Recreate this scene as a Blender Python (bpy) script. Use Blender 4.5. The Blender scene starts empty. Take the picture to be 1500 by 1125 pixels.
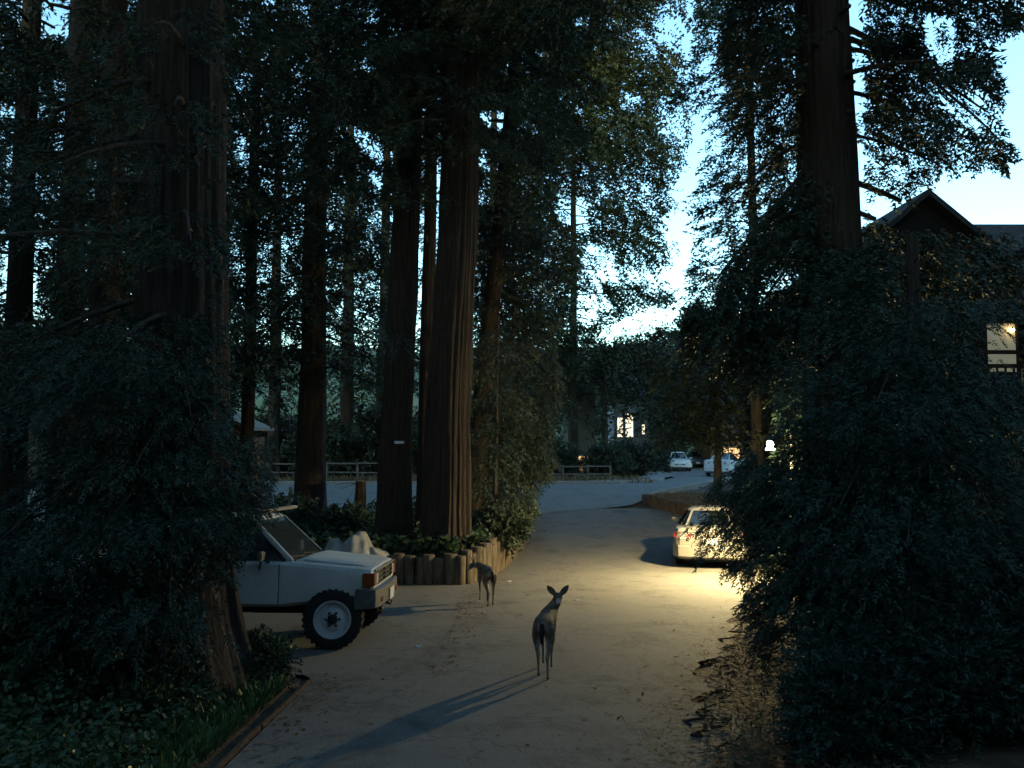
import bpy, bmesh, math, random
import numpy as np
from mathutils import Vector, Matrix
R = math.radians
SC = bpy.context.scene
COL = SC.collection
# ------------------------------------------------------------------ camera
F = 1170.0                      # focal length in pixels of the 1500 px wide photograph
PITCH = math.atan((640 - 562.5) / F)
CAM = np.array((0.0, 0.0, 2.22))
cd = bpy.data.cameras.new('camera'); cam = bpy.data.objects.new('camera', cd); COL.objects.link(cam)
cam.location = CAM; cam.rotation_euler = (math.pi / 2 + PITCH, 0, 0)
cd.sensor_width = 36; cd.lens = F / 1500 * 36; cd.clip_start = 0.05; cd.clip_end = 2000
SC.camera = cam
# ------------------------------------------------------------------ sky, sun, exposure
SUN_EL, SUN_AZ = R(8.0), R(200)           # low sun behind the camera, hidden by the added house and wood
world = bpy.data.worlds.new('World'); SC.world = world; world.use_nodes = True
nt = world.node_tree; nt.nodes.clear()
wo = nt.nodes.new('ShaderNodeOutputWorld'); bg = nt.nodes.new('ShaderNodeBackground')
sky = nt.nodes.new('ShaderNodeTexSky'); sky.sky_type = 'NISHITA'; sky.sun_disc = False
sky.sun_elevation = SUN_EL; sky.sun_rotation = SUN_AZ; sky.air_density = 1.0; sky.dust_density = 1.0; sky.ozone_density = 1.0
bal = nt.nodes.new('ShaderNodeMix'); bal.data_type = 'RGBA'; bal.blend_type = 'MULTIPLY'; bal.inputs[0].default_value = 1
bal.inputs[7].default_value = (0.70, 1.0, 1.12, 1)         # camera white balance of the dusk light
nt.links.new(sky.outputs[0], bal.inputs[6]); nt.links.new(bal.outputs[2], bg.inputs[0])
bg.inputs[1].default_value = 0.15
nt.links.new(bg.outputs[0], wo.inputs[0])
sd = bpy.data.lights.new('sun', 'SUN'); sun = bpy.data.objects.new('sun', sd); COL.objects.link(sun)
sd.energy = 0.004; sd.angle = R(12); sd.color = (1.0, 0.9, 0.8)
sun.rotation_euler = Vector((-math.sin(SUN_AZ) * math.cos(SUN_EL), -math.cos(SUN_AZ) * math.cos(SUN_EL), -math.sin(SUN_EL))).to_track_quat('-Z', 'Y').to_euler()
SC.view_settings.view_transform = 'Standard'; SC.view_settings.look = 'None'
SC.view_settings.exposure = 1.85; SC.view_settings.gamma = 1.0; SC.view_settings.use_curve_mapping = False
SC.cycles.use_denoising = True; SC.cycles.adaptive_threshold = 0.02
SC.cycles.max_bounces = 4; SC.cycles.diffuse_bounces = 1; SC.cycles.glossy_bounces = 2; SC.cycles.transparent_max_bounces = 8
LAMP_STRENGTH = 800.0
DOWN_STRENGTH = 4200.0

# ------------------------------------------------------------------ geometry helpers
cp, sp = math.cos(PITCH), math.sin(PITCH)
def at(px, py, Y):
    dx = (px - 750) / F; dy = (562.5 - py) / F
    d = np.array((dx, cp - dy * sp, sp + dy * cp)); return CAM + d * (Y / d[1])
def proj(P):
    q = np.asarray(P) - CAM
    f = q[..., 1] * cp + q[..., 2] * sp; u = -q[..., 1] * sp + q[..., 2] * cp
    fs = np.where(f > 0.2, f, 1e9)
    return 750 + F * q[..., 0] / fs, 562.5 - F * u / fs, f
_gy = [0.5, 2, 4, 8, 12, 16, 20, 23, 26, 30, 34, 38, 44, 52, 66, 90, 150, 400]
_gr = [700 + 2600 / y for y in _gy[:7]] + [806, 784, 752, 727, 711, 702, 695, 686, 677, 665, 650]
_gz = [at(750, r, y)[2] for y, r in zip(_gy, _gr)]
_fy = np.linspace(-40, 420, 1841); _fz = np.interp(_fy, [-40] + _gy, [0.0] + _gz)
_k = np.ones(13) / 13; _fz2 = np.convolve(np.pad(_fz, 6, 'edge'), _k, 'valid')
def zg(Y): return np.interp(Y, _fy, _fz2)
def g(px, py):
    """ground point seen at a pixel"""
    lo, hi = 1.0, 300.0
    for _ in range(60):
        m = (lo + hi) / 2
        if at(px, py, m)[2] > zg(m): lo = m
        else: hi = m
    p = at(px, py, lo); p[2] = zg(lo); return p

class MB:
    def __init__(s): s.v = []; s.f = []
    def add(s, V, Fc):
        n = len(s.v); s.v.extend([tuple(map(float, p)) for p in V]); s.f.extend([tuple(i + n for i in q) for q in Fc]); return s
    def box(s, c, d, rot=None):
        hx, hy, hz = d[0] / 2, d[1] / 2, d[2] / 2
        V = [Vector((x, y, z)) for x in (-hx, hx) for y in (-hy, hy) for z in (-hz, hz)]
        if rot is not None: V = [rot @ v for v in V]
        V = [v + Vector(c) for v in V]
        return s.add(V, [(0, 1, 3, 2), (4, 6, 7, 5), (0, 4, 5, 1), (2, 3, 7, 6), (0, 2, 6, 4), (1, 5, 7, 3)])
    def bar(s, a, b, w, h=None):
        a, b = Vector(a), Vector(b); d = b - a
        q = d.to_track_quat('X', 'Z').to_matrix()
        return s.box((a + b) / 2, (d.length, w, h or w), q)
    def loft(s, rings, cap=True, closed=True):
        n = len(rings[0]); V = [p for r in rings for p in r]; Fc = []
        for i in range(len(rings) - 1):
            for j in range(n if closed else n - 1):
                k = (j + 1) % n; Fc.append((i * n + j, i * n + k, (i + 1) * n + k, (i + 1) * n + j))
        if cap: Fc.append(tuple(range(n - 1, -1, -1))); Fc.append(tuple(range((len(rings) - 1) * n, len(rings) * n)))
        return s.add(V, Fc)
    def tube(s, pts, rad, n=8, cap=True):
        pts = [Vector(p) for p in pts]; rings = []
        if not hasattr(rad, '__len__'): rad = [rad] * len(pts)
        for i, p in enumerate(pts):
            d = (pts[min(i + 1, len(pts) - 1)] - pts[max(i - 1, 0)]).normalized()
            q = d.to_track_quat('Z', 'X').to_matrix()
            rings.append([p + q @ Vector((rad[i] * math.cos(2 * math.pi * j / n), rad[i] * math.sin(2 * math.pi * j / n), 0)) for j in range(n)])
        return s.loft(rings, cap)
    def lathe(s, prof, n=32, axis='Y', c=(0, 0, 0), cap=True):
        """profile of (offset along axis, radius)"""
        rings = []
        for o, r in prof:
            ring = []
            for j in range(n):
                a = 2 * math.pi * j / n; ca, sa = r * math.cos(a), r * math.sin(a)
                p = {'Y': (ca, o, sa), 'Z': (ca, sa, o), 'X': (o, ca, sa)}[axis]
                ring.append((p[0] + c[0], p[1] + c[1], p[2] + c[2]))
            rings.append(ring)
        return s.loft(rings, cap)
    def build(s, name, mat, parent=None, smooth=False, bevel=0, seg=2, loc=None, rz=0.0):
        me = bpy.data.meshes.new(name); me.from_pydata(s.v, [], s.f)
        bm = bmesh.new(); bm.from_mesh(me)
        bmesh.ops.recalc_face_normals(bm, faces=bm.faces)
        if bevel:
            es = [e for e in bm.edges if len(e.link_faces) == 2 and e.calc_face_angle(0) > R(28)]
            bmesh.ops.bevel(bm, geom=es, offset=bevel, segments=seg, affect='EDGES', clamp_overlap=True)
        bm.to_mesh(me); bm.free()
        if smooth:
            me.polygons.foreach_set('use_smooth', [True] * len(me.polygons))
            if smooth != 'all': me.set_sharp_from_angle(angle=R(38))
        if mat: me.materials.append(mat)
        return link(name, me, parent, loc, rz)
def link(name, me, parent=None, loc=None, rz=0.0):
    o = bpy.data.objects.new(name, me); COL.objects.link(o)
    if parent is not None: o.parent = parent
    if loc is not None: o.location = [float(c) for c in loc]
    if rz: o.rotation_euler.z = rz
    return o
def tag(o, label, cat, group=None, kind=None):
    if label: o['label'] = label
    if cat: o['category'] = cat
    if group: o['group'] = group
    if kind: o['kind'] = kind
    return o
def thing(name, label, cat, loc=(0, 0, 0), rot=(0, 0, 0), group=None):
    o = bpy.data.objects.new(name, None); COL.objects.link(o); o.empty_display_size = 0.2
    o.location = [float(c) for c in loc]; o.rotation_euler = rot
    return tag(o, label, cat, group)
def np_mesh(name, V, Q, mat, smooth=False):
    me = bpy.data.meshes.new(name); V = np.asarray(V, np.float32); Q = np.asarray(Q, np.int32)
    me.vertices.add(len(V)); me.vertices.foreach_set('co', V.ravel())
    k = Q.shape[1]
    me.loops.add(Q.size); me.loops.foreach_set('vertex_index', Q.ravel())
    me.polygons.add(len(Q)); me.polygons.foreach_set('loop_start', np.arange(0, Q.size, k, dtype=np.int32))
    if smooth: me.polygons.foreach_set('use_smooth', np.ones(len(Q), bool))
    me.update(calc_edges=True); me.materials.append(mat); return me
def boolean_cut(o, cutters):
    for c in cutters:
        m = o.modifiers.new('cut', 'BOOLEAN'); m.operation = 'DIFFERENCE'; m.object = c; m.solver = 'EXACT'
    dg = bpy.context.evaluated_depsgraph_get(); me = bpy.data.meshes.new_from_object(o.evaluated_get(dg))
    o.modifiers.clear(); o.data = me
    for c in cutters: bpy.data.objects.remove(c)
    me.set_sharp_from_angle(angle=R(30))
    return o

# ------------------------------------------------------------------ materials
def nodes(name):
    m = bpy.data.materials.new(name); m.use_nodes = True; t = m.node_tree
    return m, t, t.nodes['Principled BSDF']
def nmat(name, c1, c2=None, scale=4.0, rough=0.75, bump=0.0, stretch=(1, 1, 1), metal=0.0, spec=0.35, detail=6, lo=0.35, hi=0.65, bscale=None, coat=0.0):
    m, t, b = nodes(name); c2 = c2 or c1
    tc = t.nodes.new('ShaderNodeTexCoord'); mp = t.nodes.new('ShaderNodeMapping'); mp.inputs['Scale'].default_value = stretch
    t.links.new(tc.outputs['Object'], mp.inputs[0])
    n = t.nodes.new('ShaderNodeTexNoise'); n.inputs['Scale'].default_value = scale; n.inputs['Detail'].default_value = detail; n.inputs['Roughness'].default_value = 0.65
    t.links.new(mp.outputs[0], n.inputs['Vector'])
    r = t.nodes.new('ShaderNodeValToRGB'); r.color_ramp.elements[0].position = lo; r.color_ramp.elements[1].position = hi
    r.color_ramp.elements[0].color = (*c1, 1); r.color_ramp.elements[1].color = (*c2, 1)
    t.links.new(n.outputs[0], r.inputs[0]); t.links.new(r.outputs[0], b.inputs['Base Color'])
    b.inputs['Roughness'].default_value = rough; b.inputs['Metallic'].default_value = metal; b.inputs['Specular IOR Level'].default_value = spec
    if coat: b.inputs['Coat Weight'].default_value = coat; b.inputs['Coat Roughness'].default_value = 0.08
    if bump:
        n2 = n
        if bscale:
            n2 = t.nodes.new('ShaderNodeTexNoise'); n2.inputs['Scale'].default_value = bscale; n2.inputs['Detail'].default_value = 5
            t.links.new(mp.outputs[0], n2.inputs['Vector'])
        bp = t.nodes.new('ShaderNodeBump'); bp.inputs['Strength'].default_value = bump; bp.inputs['Distance'].default_value = 0.03
        t.links.new(n2.outputs[0], bp.inputs['Height']); t.links.new(bp.outputs[0], b.inputs['Normal'])
    return m
def emit(name, col, strength):
    m, t, b = nodes(name); b.inputs['Base Color'].default_value = (*col, 1)
    b.inputs['Emission Color'].default_value = (*col, 1); b.inputs['Emission Strength'].default_value = strength; return m
def glassmat(name, tint=(0.5, 0.55, 0.55), opac=0.25, ior=1.6):
    m = bpy.data.materials.new(name); m.use_nodes = True; t = m.node_tree; t.nodes.clear()
    o = t.nodes.new('ShaderNodeOutputMaterial'); tr = t.nodes.new('ShaderNodeBsdfTransparent'); tr.inputs[0].default_value = (*tint, 1)
    gl = t.nodes.new('ShaderNodeBsdfGlossy'); gl.inputs['Roughness'].default_value = 0.04
    df = t.nodes.new('ShaderNodeBsdfDiffuse'); df.inputs[0].default_value = (0.075, 0.10, 0.105, 1)
    m1 = t.nodes.new('ShaderNodeMixShader'); m1.inputs[0].default_value = opac
    fr = t.nodes.new('ShaderNodeFresnel'); fr.inputs[0].default_value = ior
    m2 = t.nodes.new('ShaderNodeMixShader')
    t.links.new(tr.outputs[0], m1.inputs[1]); t.links.new(df.outputs[0], m1.inputs[2])
    t.links.new(fr.outputs[0], m2.inputs[0]); t.links.new(m1.outputs[0], m2.inputs[1]); t.links.new(gl.outputs[0], m2.inputs[2])
    t.links.new(m2.outputs[0], o.inputs[0]); return m
def leafmat(name, a, b, c, rough=0.55):
    m, t, p = nodes(name)
    tc = t.nodes.new('ShaderNodeTexCoord'); n = t.nodes.new('ShaderNodeTexNoise'); n.inputs['Scale'].default_value = 1.7; n.inputs['Detail'].default_value = 5; n.inputs['Roughness'].default_value = 0.8
    t.links.new(tc.outputs['Object'], n.inputs['Vector'])
    r = t.nodes.new('ShaderNodeValToRGB'); e = r.color_ramp.elements; e[0].position = 0.3; e[1].position = 0.72
    e[0].color = (*a, 1); e[1].color = (*c, 1); k = e.new(0.52); k.color = (*b, 1)
    t.links.new(n.outputs[0], r.inputs[0]); t.links.new(r.outputs[0], p.inputs['Base Color'])
    p.inputs['Roughness'].default_value = rough; p.inputs['Specular IOR Level'].default_value = 0.25
    return m
def pavement(name, base, dark, warm, speck):
    m, t, b = nodes(name); L = t.links
    tc = t.nodes.new('ShaderNodeTexCoord')
    def noise(s, d=5, ro=0.6):
        n = t.nodes.new('ShaderNodeTexNoise'); n.inputs['Scale'].default_value = s; n.inputs['Detail'].default_value = d; n.inputs['Roughness'].default_value = ro
        L.new(tc.outputs['Object'], n.inputs['Vector']); return n
    def mix(fac, A, B, mode='MIX'):
        x = t.nodes.new('ShaderNodeMix'); x.data_type = 'RGBA'; x.blend_type = mode
        L.new(fac, x.inputs[0])
        for s, k in ((A, 6), (B, 7)):
            if isinstance(s, tuple): x.inputs[k].default_value = (*s, 1)
            else: L.new(s, x.inputs[k])
        return x.outputs[2]
    def ramp(n, lo, hi):
        r = t.nodes.new('ShaderNodeMapRange'); r.inputs[1].default_value = lo; r.inputs[2].default_value = hi; L.new(n.outputs[0], r.inputs[0]); return r.outputs[0]
    c = mix(ramp(noise(0.55, 6, 0.7), 0.38, 0.66), base, warm)
    c = mix(ramp(noise(1.3, 7, 0.75), 0.50, 0.68), c, dark); c = mix(ramp(noise(3.1, 8, 0.8), 0.54, 0.64), c, warm)
    n3 = noise(7, 6, 0.8); c = mix(ramp(n3, 0.58, 0.8), c, dark)
    sp_ = noise(110, 3, 0.6); c = mix(ramp(sp_, 0.58, 0.68), c, speck); s2_ = noise(60, 3, 0.7); c = mix(ramp(s2_, 0.56, 0.66), c, dark)
    # fine wandering cracks
    vo = t.nodes.new('ShaderNodeTexVoronoi'); vo.feature = 'DISTANCE_TO_EDGE'; vo.inputs['Scale'].default_value = 0.42
    wv = t.nodes.new('ShaderNodeVectorMath'); wv.operation = 'MULTIPLY_ADD'; nn = noise(1.6, 6, 0.7)
    L.new(nn.outputs[1], wv.inputs[0]); wv.inputs[1].default_value = (0.9, 0.9, 0.9); L.new(tc.outputs['Object'], wv.inputs[2]); L.new(wv.outputs[0], vo.inputs['Vector'])
    ck = t.nodes.new('ShaderNodeMapRange'); ck.inputs[1].default_value = 0.0; ck.inputs[2].default_value = 0.010; ck.inputs[3].default_value = 0.8; ck.inputs[4].default_value = 0.0
    L.new(vo.outputs['Distance'], ck.inputs[0]); c = mix(ck.outputs[0], c, dark)
    L.new(c, b.inputs['Base Color']); b.inputs['Roughness'].default_value = 0.85; b.inputs['Specular IOR Level'].default_value = 0.3
    bp = t.nodes.new('ShaderNodeBump'); bp.inputs['Strength'].default_value = 0.5; bp.inputs['Distance'].default_value = 0.01
    L.new(noise(70, 4, 0.7).outputs[0], bp.inputs['Height']); L.new(bp.outputs[0], b.inputs['Normal'])
    return m
M = {}
M['drive'] = pavement('driveway_surface', (0.15, 0.148, 0.143), (0.076, 0.074, 0.071), (0.168, 0.155, 0.138), (0.27, 0.262, 0.25))
M['asphalt'] = pavement('road_asphalt', (0.20, 0.20, 0.198), (0.12, 0.12, 0.118), (0.21, 0.205, 0.198), (0.2, 0.2, 0.2))
M['concrete'] = nmat('concrete', (0.20, 0.195, 0.185), (0.29, 0.28, 0.265), 3, 0.85, 0.2, bscale=40)
M['soil'] = nmat('forest_floor', (0.045, 0.032, 0.022), (0.12, 0.082, 0.052), 2.2, 0.95, 0.9, bscale=18, detail=9)
M['bark'] = nmat('redwood_bark', (0.009, 0.008, 0.0078), (0.070, 0.050, 0.037), 9, 0.95, 1.0, stretch=(3.2, 3.2, 0.22), detail=9, lo=0.3, hi=0.68)
M['bark_grey'] = nmat('grey_bark', (0.025, 0.021, 0.018), (0.085, 0.073, 0.06), 8, 0.9, 0.8, stretch=(2.5, 2.5, 0.4))
M['redwood'] = leafmat('redwood_needles', (0.018, 0.038, 0.029), (0.031, 0.060, 0.044), (0.05, 0.08, 0.055))
M['redwood_warm'] = leafmat('redwood_needles_olive', (0.03, 0.046, 0.034), (0.052, 0.072, 0.05), (0.078, 0.094, 0.066))
M['leaf'] = leafmat('oak_leaves', (0.018, 0.027, 0.014), (0.032, 0.043, 0.02), (0.05, 0.06, 0.03))
M['leaf_far'] = leafmat('far_leaves', (0.022, 0.034, 0.024), (0.034, 0.05, 0.032), (0.055, 0.068, 0.042))
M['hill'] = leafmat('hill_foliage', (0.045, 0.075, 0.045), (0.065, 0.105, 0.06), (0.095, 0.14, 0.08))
M['ivy'] = leafmat('ivy_leaves', (0.03, 0.06, 0.03), (0.05, 0.085, 0.042), (0.085, 0.115, 0.07), 0.4)
M['grass'] = leafmat('grass_blades', (0.04, 0.085, 0.03), (0.06, 0.12, 0.04), (0.11, 0.14, 0.06))
M['drygrass'] = leafmat('dry_grass', (0.09, 0.065, 0.035), (0.15, 0.11, 0.06), (0.22, 0.17, 0.1))
M['deadleaf'] = leafmat('fallen_leaves', (0.07, 0.045, 0.025), (0.14, 0.09, 0.05), (0.25, 0.19, 0.12), 0.8)
M['log'] = nmat('weathered_log', (0.045, 0.035, 0.027), (0.16, 0.125, 0.09), 7, 0.9, 0.7, stretch=(2, 2, 0.25), detail=8)
M['logdark'] = nmat('brown_log', (0.045, 0.03, 0.02), (0.115, 0.074, 0.047), 7, 0.9, 0.7, stretch=(2, 2, 0.25), detail=8)
M['board'] = nmat('weathered_board', (0.22, 0.19, 0.155), (0.36, 0.32, 0.27), 8, 0.85, 0.3, stretch=(0.3, 3, 3))
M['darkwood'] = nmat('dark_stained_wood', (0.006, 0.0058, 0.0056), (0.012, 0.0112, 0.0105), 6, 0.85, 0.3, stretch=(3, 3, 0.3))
M['shingle'] = nmat('roof_shingle', (0.022, 0.022, 0.022), (0.045, 0.044, 0.042), 5, 0.95, 0.6, bscale=30)
M['greywood'] = nmat('grey_fence_wood', (0.10, 0.097, 0.09), (0.17, 0.163, 0.15), 7, 0.85, 0.3, stretch=(0.5, 3, 3))
M['siding'] = nmat('pale_siding', (0.26, 0.27, 0.28), (0.33, 0.34, 0.35), 3, 0.8)
M['beige'] = nmat('beige_stucco', (0.13, 0.12, 0.105), (0.17, 0.155, 0.135), 3, 0.9)
M['cabin'] = nmat('orange_cabin_wood', (0.22, 0.10, 0.045), (0.34, 0.16, 0.075), 5, 0.85, 0.3, stretch=(0.3, 3, 3))
M['tarp'] = nmat('pale_tarp', (0.24, 0.24, 0.235), (0.36, 0.355, 0.34), 4, 0.6, 0.6, bscale=9)
M['truckpaint'] = nmat('faded_white_paint', (0.50, 0.51, 0.50), (0.62, 0.62, 0.60), 2.2, 0.42, 0.03, spec=0.5, detail=8)
M['silver'] = nmat('champagne_silver_paint', (0.36, 0.345, 0.31), (0.38, 0.365, 0.33), 2, 0.28, spec=0.6, metal=0.35, coat=0.6)
M['white'] = nmat('white_paint', (0.72, 0.73, 0.72), (0.76, 0.77, 0.76), 2, 0.3, spec=0.5, coat=0.5)
M['darkpaint'] = nmat('dark_grey_paint', (0.06, 0.065, 0.075), (0.07, 0.075, 0.085), 2, 0.3, spec=0.5, coat=0.5)
M['bluepaint'] = nmat('pale_blue_paint', (0.45, 0.54, 0.60), (0.48, 0.57, 0.63), 2, 0.3, spec=0.5, coat=0.5)
M['rubber'] = nmat('rubber', (0.016, 0.016, 0.016), (0.03, 0.029, 0.027), 14, 0.85, 0.3)
M['black'] = nmat('black_plastic', (0.018, 0.018, 0.018), (0.028, 0.028, 0.028), 9, 0.6)
M['under'] = nmat('dirty_underbody', (0.012, 0.012, 0.011), (0.03, 0.027, 0.023), 9, 0.9)
M['rim'] = nmat('white_steel_rim', (0.46, 0.48, 0.49), (0.62, 0.64, 0.65), 6, 0.45)
M['chrome'] = nmat('dull_chrome', (0.35, 0.35, 0.34), (0.45, 0.45, 0.44), 5, 0.32, metal=0.9)
M['bumper'] = nmat('dull_dark_bumper', (0.06, 0.06, 0.058), (0.12, 0.115, 0.11), 6, 0.5, spec=0.5)
M['alloy'] = nmat('alloy', (0.35, 0.35, 0.35), (0.42, 0.42, 0.42), 5, 0.35, metal=0.8)
M['amber'] = nmat('amber_lens', (0.20, 0.05, 0.014), (0.27, 0.07, 0.02), 20, 0.25, spec=0.6)
M['redlens'] = nmat('red_lens', (0.26, 0.03, 0.025), (0.32, 0.045, 0.035), 20, 0.2, spec=0.6)
M['lens'] = nmat('clear_lens', (0.5, 0.5, 0.5), (0.65, 0.65, 0.65), 30, 0.12, spec=0.8)
M['plate'] = nmat('plate_white', (0.68, 0.68, 0.66), (0.74, 0.74, 0.72), 9, 0.4)
M['glass'] = glassmat('reflection_grey_glass', (0.36, 0.42, 0.40), 0.45, 1.9)  # grey-green reflections put into the diffuse share of the glass
M['carglass'] = glassmat('tinted_car_glass', (0.1, 0.12, 0.13), 0.12, 2.0)
M['cloth'] = nmat('seat_cloth', (0.04, 0.038, 0.035), (0.07, 0.065, 0.06), 12, 0.95)
M['bulb'] = emit('lamp_bulb', (1.0, 0.79, 0.37), LAMP_STRENGTH)
M['downlight'] = emit('lamp_downlight', (1.0, 0.79, 0.37), DOWN_STRENGTH)
M['warmwin'] = emit('warm_lit_pane', (1.0, 0.58, 0.24), 0.32)
M['whitewin'] = emit('white_lit_pane', (1.0, 0.86, 0.62), 0.42)
M['dimwin'] = emit('dim_lit_pane', (0.75, 0.66, 0.45), 0.03)
M['spot'] = emit('indoor_bulb', (1.0, 0.72, 0.34), 4.0)
M['reflector'] = nmat('reflective_plate', (0.7, 0.75, 0.9), (0.8, 0.84, 0.95), 10, 0.3, spec=0.8)
M['hoof'] = nmat('hoof', (0.02, 0.017, 0.014), None, 8, 0.5)
M['eye'] = nmat('eye', (0.008, 0.007, 0.006), None, 8, 0.08, spec=0.8)

# ------------------------------------------------------------------ foliage toolkit
RNG = np.random.default_rng(7)
def vnoise(P, s, seed=0):
    P = np.asarray(P) / s + seed * 17.31; i = np.floor(P).astype(np.int64); f = P - i; f = f * f * (3 - 2 * f)
    out = np.zeros(len(P))
    for a in (0, 1):
        for b in (0, 1):
            for c in (0, 1):
                h = (i[:, 0] + a) * 73856093 ^ (i[:, 1] + b) * 19349663 ^ (i[:, 2] + c) * 83492791
                h = (h ^ (h >> 13)) * 1274126177 & 0xffffffff; h = (h ^ (h >> 16)) & 0xffff
                w = (f[:, 0] if a else 1 - f[:, 0]) * (f[:, 1] if b else 1 - f[:, 1]) * (f[:, 2] if c else 1 - f[:, 2])
                out += w * h / 65535.0
    return out
def inpoly(x, y, poly):
    r = np.zeros(len(x), bool); n = len(poly)
    for i in range(n):
        x0, y0 = poly[i]; x1, y1 = poly[i - 1]
        c = ((y0 > y) != (y1 > y)) & (x < (x1 - x0) * (y - y0) / (y1 - y0 + 1e-12) + x0); r ^= c
    return r
def rect(a, b, c, d): return [(a, b), (c, b), (c, d), (a, d)]
# openings between the crowns where the sky shows through (share of sprays that grow there)
GAPS = [
    (rect(-300, -400, 30, 470), 0.75),
    (rect(1268, -100, 1470, 335), 0.55), (rect(1036, 170, 1182, 455), 0.62), (rect(1030, -50, 1180, 170), 0.75),
    (rect(795, 235, 995, 455), 0.74), (rect(885, 10, 1005, 240), 0.82), (rect(690, 150, 800, 420), 0.88),
    ([(30, -40), (132, -40), (128, 45), (112, 95), (100, 58), (55, 50), (30, 40)], 0.12),
    ([(166, -40), (192, -40), (186, 60), (184, 128), (168, 115), (170, 40)], 0.10), (rect(152, 160, 180, 350), 0.35),
    ([(14, 150), (62, 165), (58, 190), (40, 188), (20, 165)], 0.05), (rect(6, 215, 32, 252), 0.10), (rect(35, 250, 55, 268), 0.1),
    ([(0, 355), (58, 362), (60, 430), (52, 462), (18, 452), (0, 440)], 0.12), (rect(80, 100, 112, 230), 0.5),
    (rect(345, 18, 365, 52), 0.3), (rect(343, 110, 354, 130), 0.2), (rect(348, 200, 364, 230), 0.3), (rect(336, 335, 345, 392), 0.15), (rect(378, 350, 430, 395), 0.5),
    ([(510, 178), (535, 185), (580, 215), (578, 240), (550, 238), (520, 210)], 0.12), ([(540, 250), (566, 252), (562, 285), (545, 280)], 0.06),
    (rect(532, 12, 560, 34), 0.1), (rect(515, 80, 548, 105), 0.2), (rect(633, 230, 650, 292), 0.1), (rect(629, 325, 642, 352), 0.1), (rect(560, 312, 572, 326), 0.1),
    ([(700, 160), (738, 158), (756, 162), (748, 190), (730, 192), (702, 180)], 0.05), ([(698, 212), (716, 212), (714, 240), (745, 232), (742, 250), (700, 246)], 0.04),
    (rect(695, 262, 748, 300), 0.3), (rect(730, 92, 760, 108), 0.1), (rect(785, 72, 802, 86), 0.1), (rect(834, 24, 856, 36), 0.1), (rect(776, 180, 788, 196), 0.1),
    ([(815, 280), (860, 290), (870, 330), (845, 345), (808, 310)], 0.12), ([(860, 350), (905, 370), (900, 410), (870, 420), (850, 380)], 0.12),
    ([(840, 430), (880, 420), (900, 450), (860, 480), (845, 470)], 0.15), (rect(905, 130, 940, 160), 0.15), (rect(955, 20, 1000, 60), 0.15), (rect(960, 140, 1000, 200), 0.25),
    ([(1010, -200), (1004, 40), (996, 75), (1012, 150), (1006, 235), (978, 268), (988, 300), (966, 332), (982, 370), (976, 410), (988, 440), (930, 452), (870, 484), (878, 498), (905, 496), (960, 484), (1000, 466), (1006, 440), (1012, 380), (1024, 340), (1016, 300), (1028, 260), (1032, 215), (1042, 180), (1024, 150), (1012, 110), (1012, 60), (1022, 10), (1026, -200)], 0.06),
    ([(1350, 15), (1395, 15), (1402, 60), (1395, 98), (1365, 90), (1345, 50)], 0.06), (rect(1270, 292, 1330, 330), 0.2),
    ([(1700, 30), (1500, 40), (1462, 45), (1456, 90), (1466, 130), (1458, 165), (1472, 200), (1494, 228), (1486, 248), (1440, 240), (1400, 248), (1352, 264), (1334, 297), (1300, 318), (1290, 340), (1700, 345)], 0.01),
    ([(1030, 425), (1055, 420), (1050, 450), (1025, 455)], 0.15), (rect(1120, 400, 1180, 425), 0.3),
    # what is seen through below the crowns: road, cars, the trunks in the light
    ([(775, 770), (800, 712), (985, 700), (985, 664), (1040, 664), (1030, 700), (1010, 735), (950, 745), (985, 790), (935, 850), (985, 842), (1080, 850), (1085, 905), (1030, 985), (1010, 1130), (350, 1130), (470, 995), (380, 930), (345, 905), (338, 835), (395, 760), (440, 800), (560, 820), (700, 850)], 0.0),
]
def keep_prob(P):
    x, y, f = proj(P); k = np.ones(len(P))
    for poly, p in GAPS:
        xs = [a for a, _ in poly]; ys = [b for _, b in poly]
        near = (x > min(xs)) & (x < max(xs)) & (y > min(ys)) & (y < max(ys)) & (f > 0.3)
        idx = np.nonzero(near)[0]
        if len(idx):
            ins = idx[inpoly(x[idx], y[idx], poly)]; k[ins] = np.minimum(k[ins], p)
    return k
def keep_mask(P):
    k = keep_prob(P)
    v = 0.65 * vnoise(P, 0.55) + 0.35 * RNG.random(len(P)); v = 0.5 * (1 + np.tanh((v - 0.5) / 0.17 * 0.8))
    return v < k
def unit(a): return a / (np.linalg.norm(a, axis=-1, keepdims=True) + 1e-9)
def leaves_on(O, D, N, L, K, ll, lw, spread=0.85, droop=0.25):
    """flat sprays: leaflets in pairs along each twig.  O origins, D directions, N spray normals, L lengths"""
    n = len(O); S = unit(np.cross(D, N)); Vs = []
    ll = np.broadcast_to(ll, (n,)); lw = np.broadcast_to(lw, (n,))
    for j in range(K):
        s = (j + 0.6) / K
        for sgn in (-1, 1):
            P = O + D * (L * s)[:, None]; P[:, 2] -= droop * L * s * s
            d = unit(D * (0.55 + 0.5 * s) + S * (sgn * spread * (1.15 - 0.5 * s)) + RNG.normal(0, 0.22, (n, 3)) + np.array((0, 0, -droop * 0.6 * s)))
            w = unit(np.cross(d, N + RNG.normal(0, 0.45, (n, 3)))); l = (ll * (1.1 - 0.5 * s) * RNG.uniform(0.7, 1.25, n))[:, None]; ww = (lw * RNG.uniform(0.8, 1.3, n))[:, None]
            Vs.append(np.stack([P + d * l * 0.12 + w * ww * 0.95, P + d * l * 0.3 - w * ww * 0.95, P + d * l * 1.05], 1))
    return np.concatenate(Vs, 0).reshape(-1, 3)
LEAF_TRIS = [0]
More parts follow.
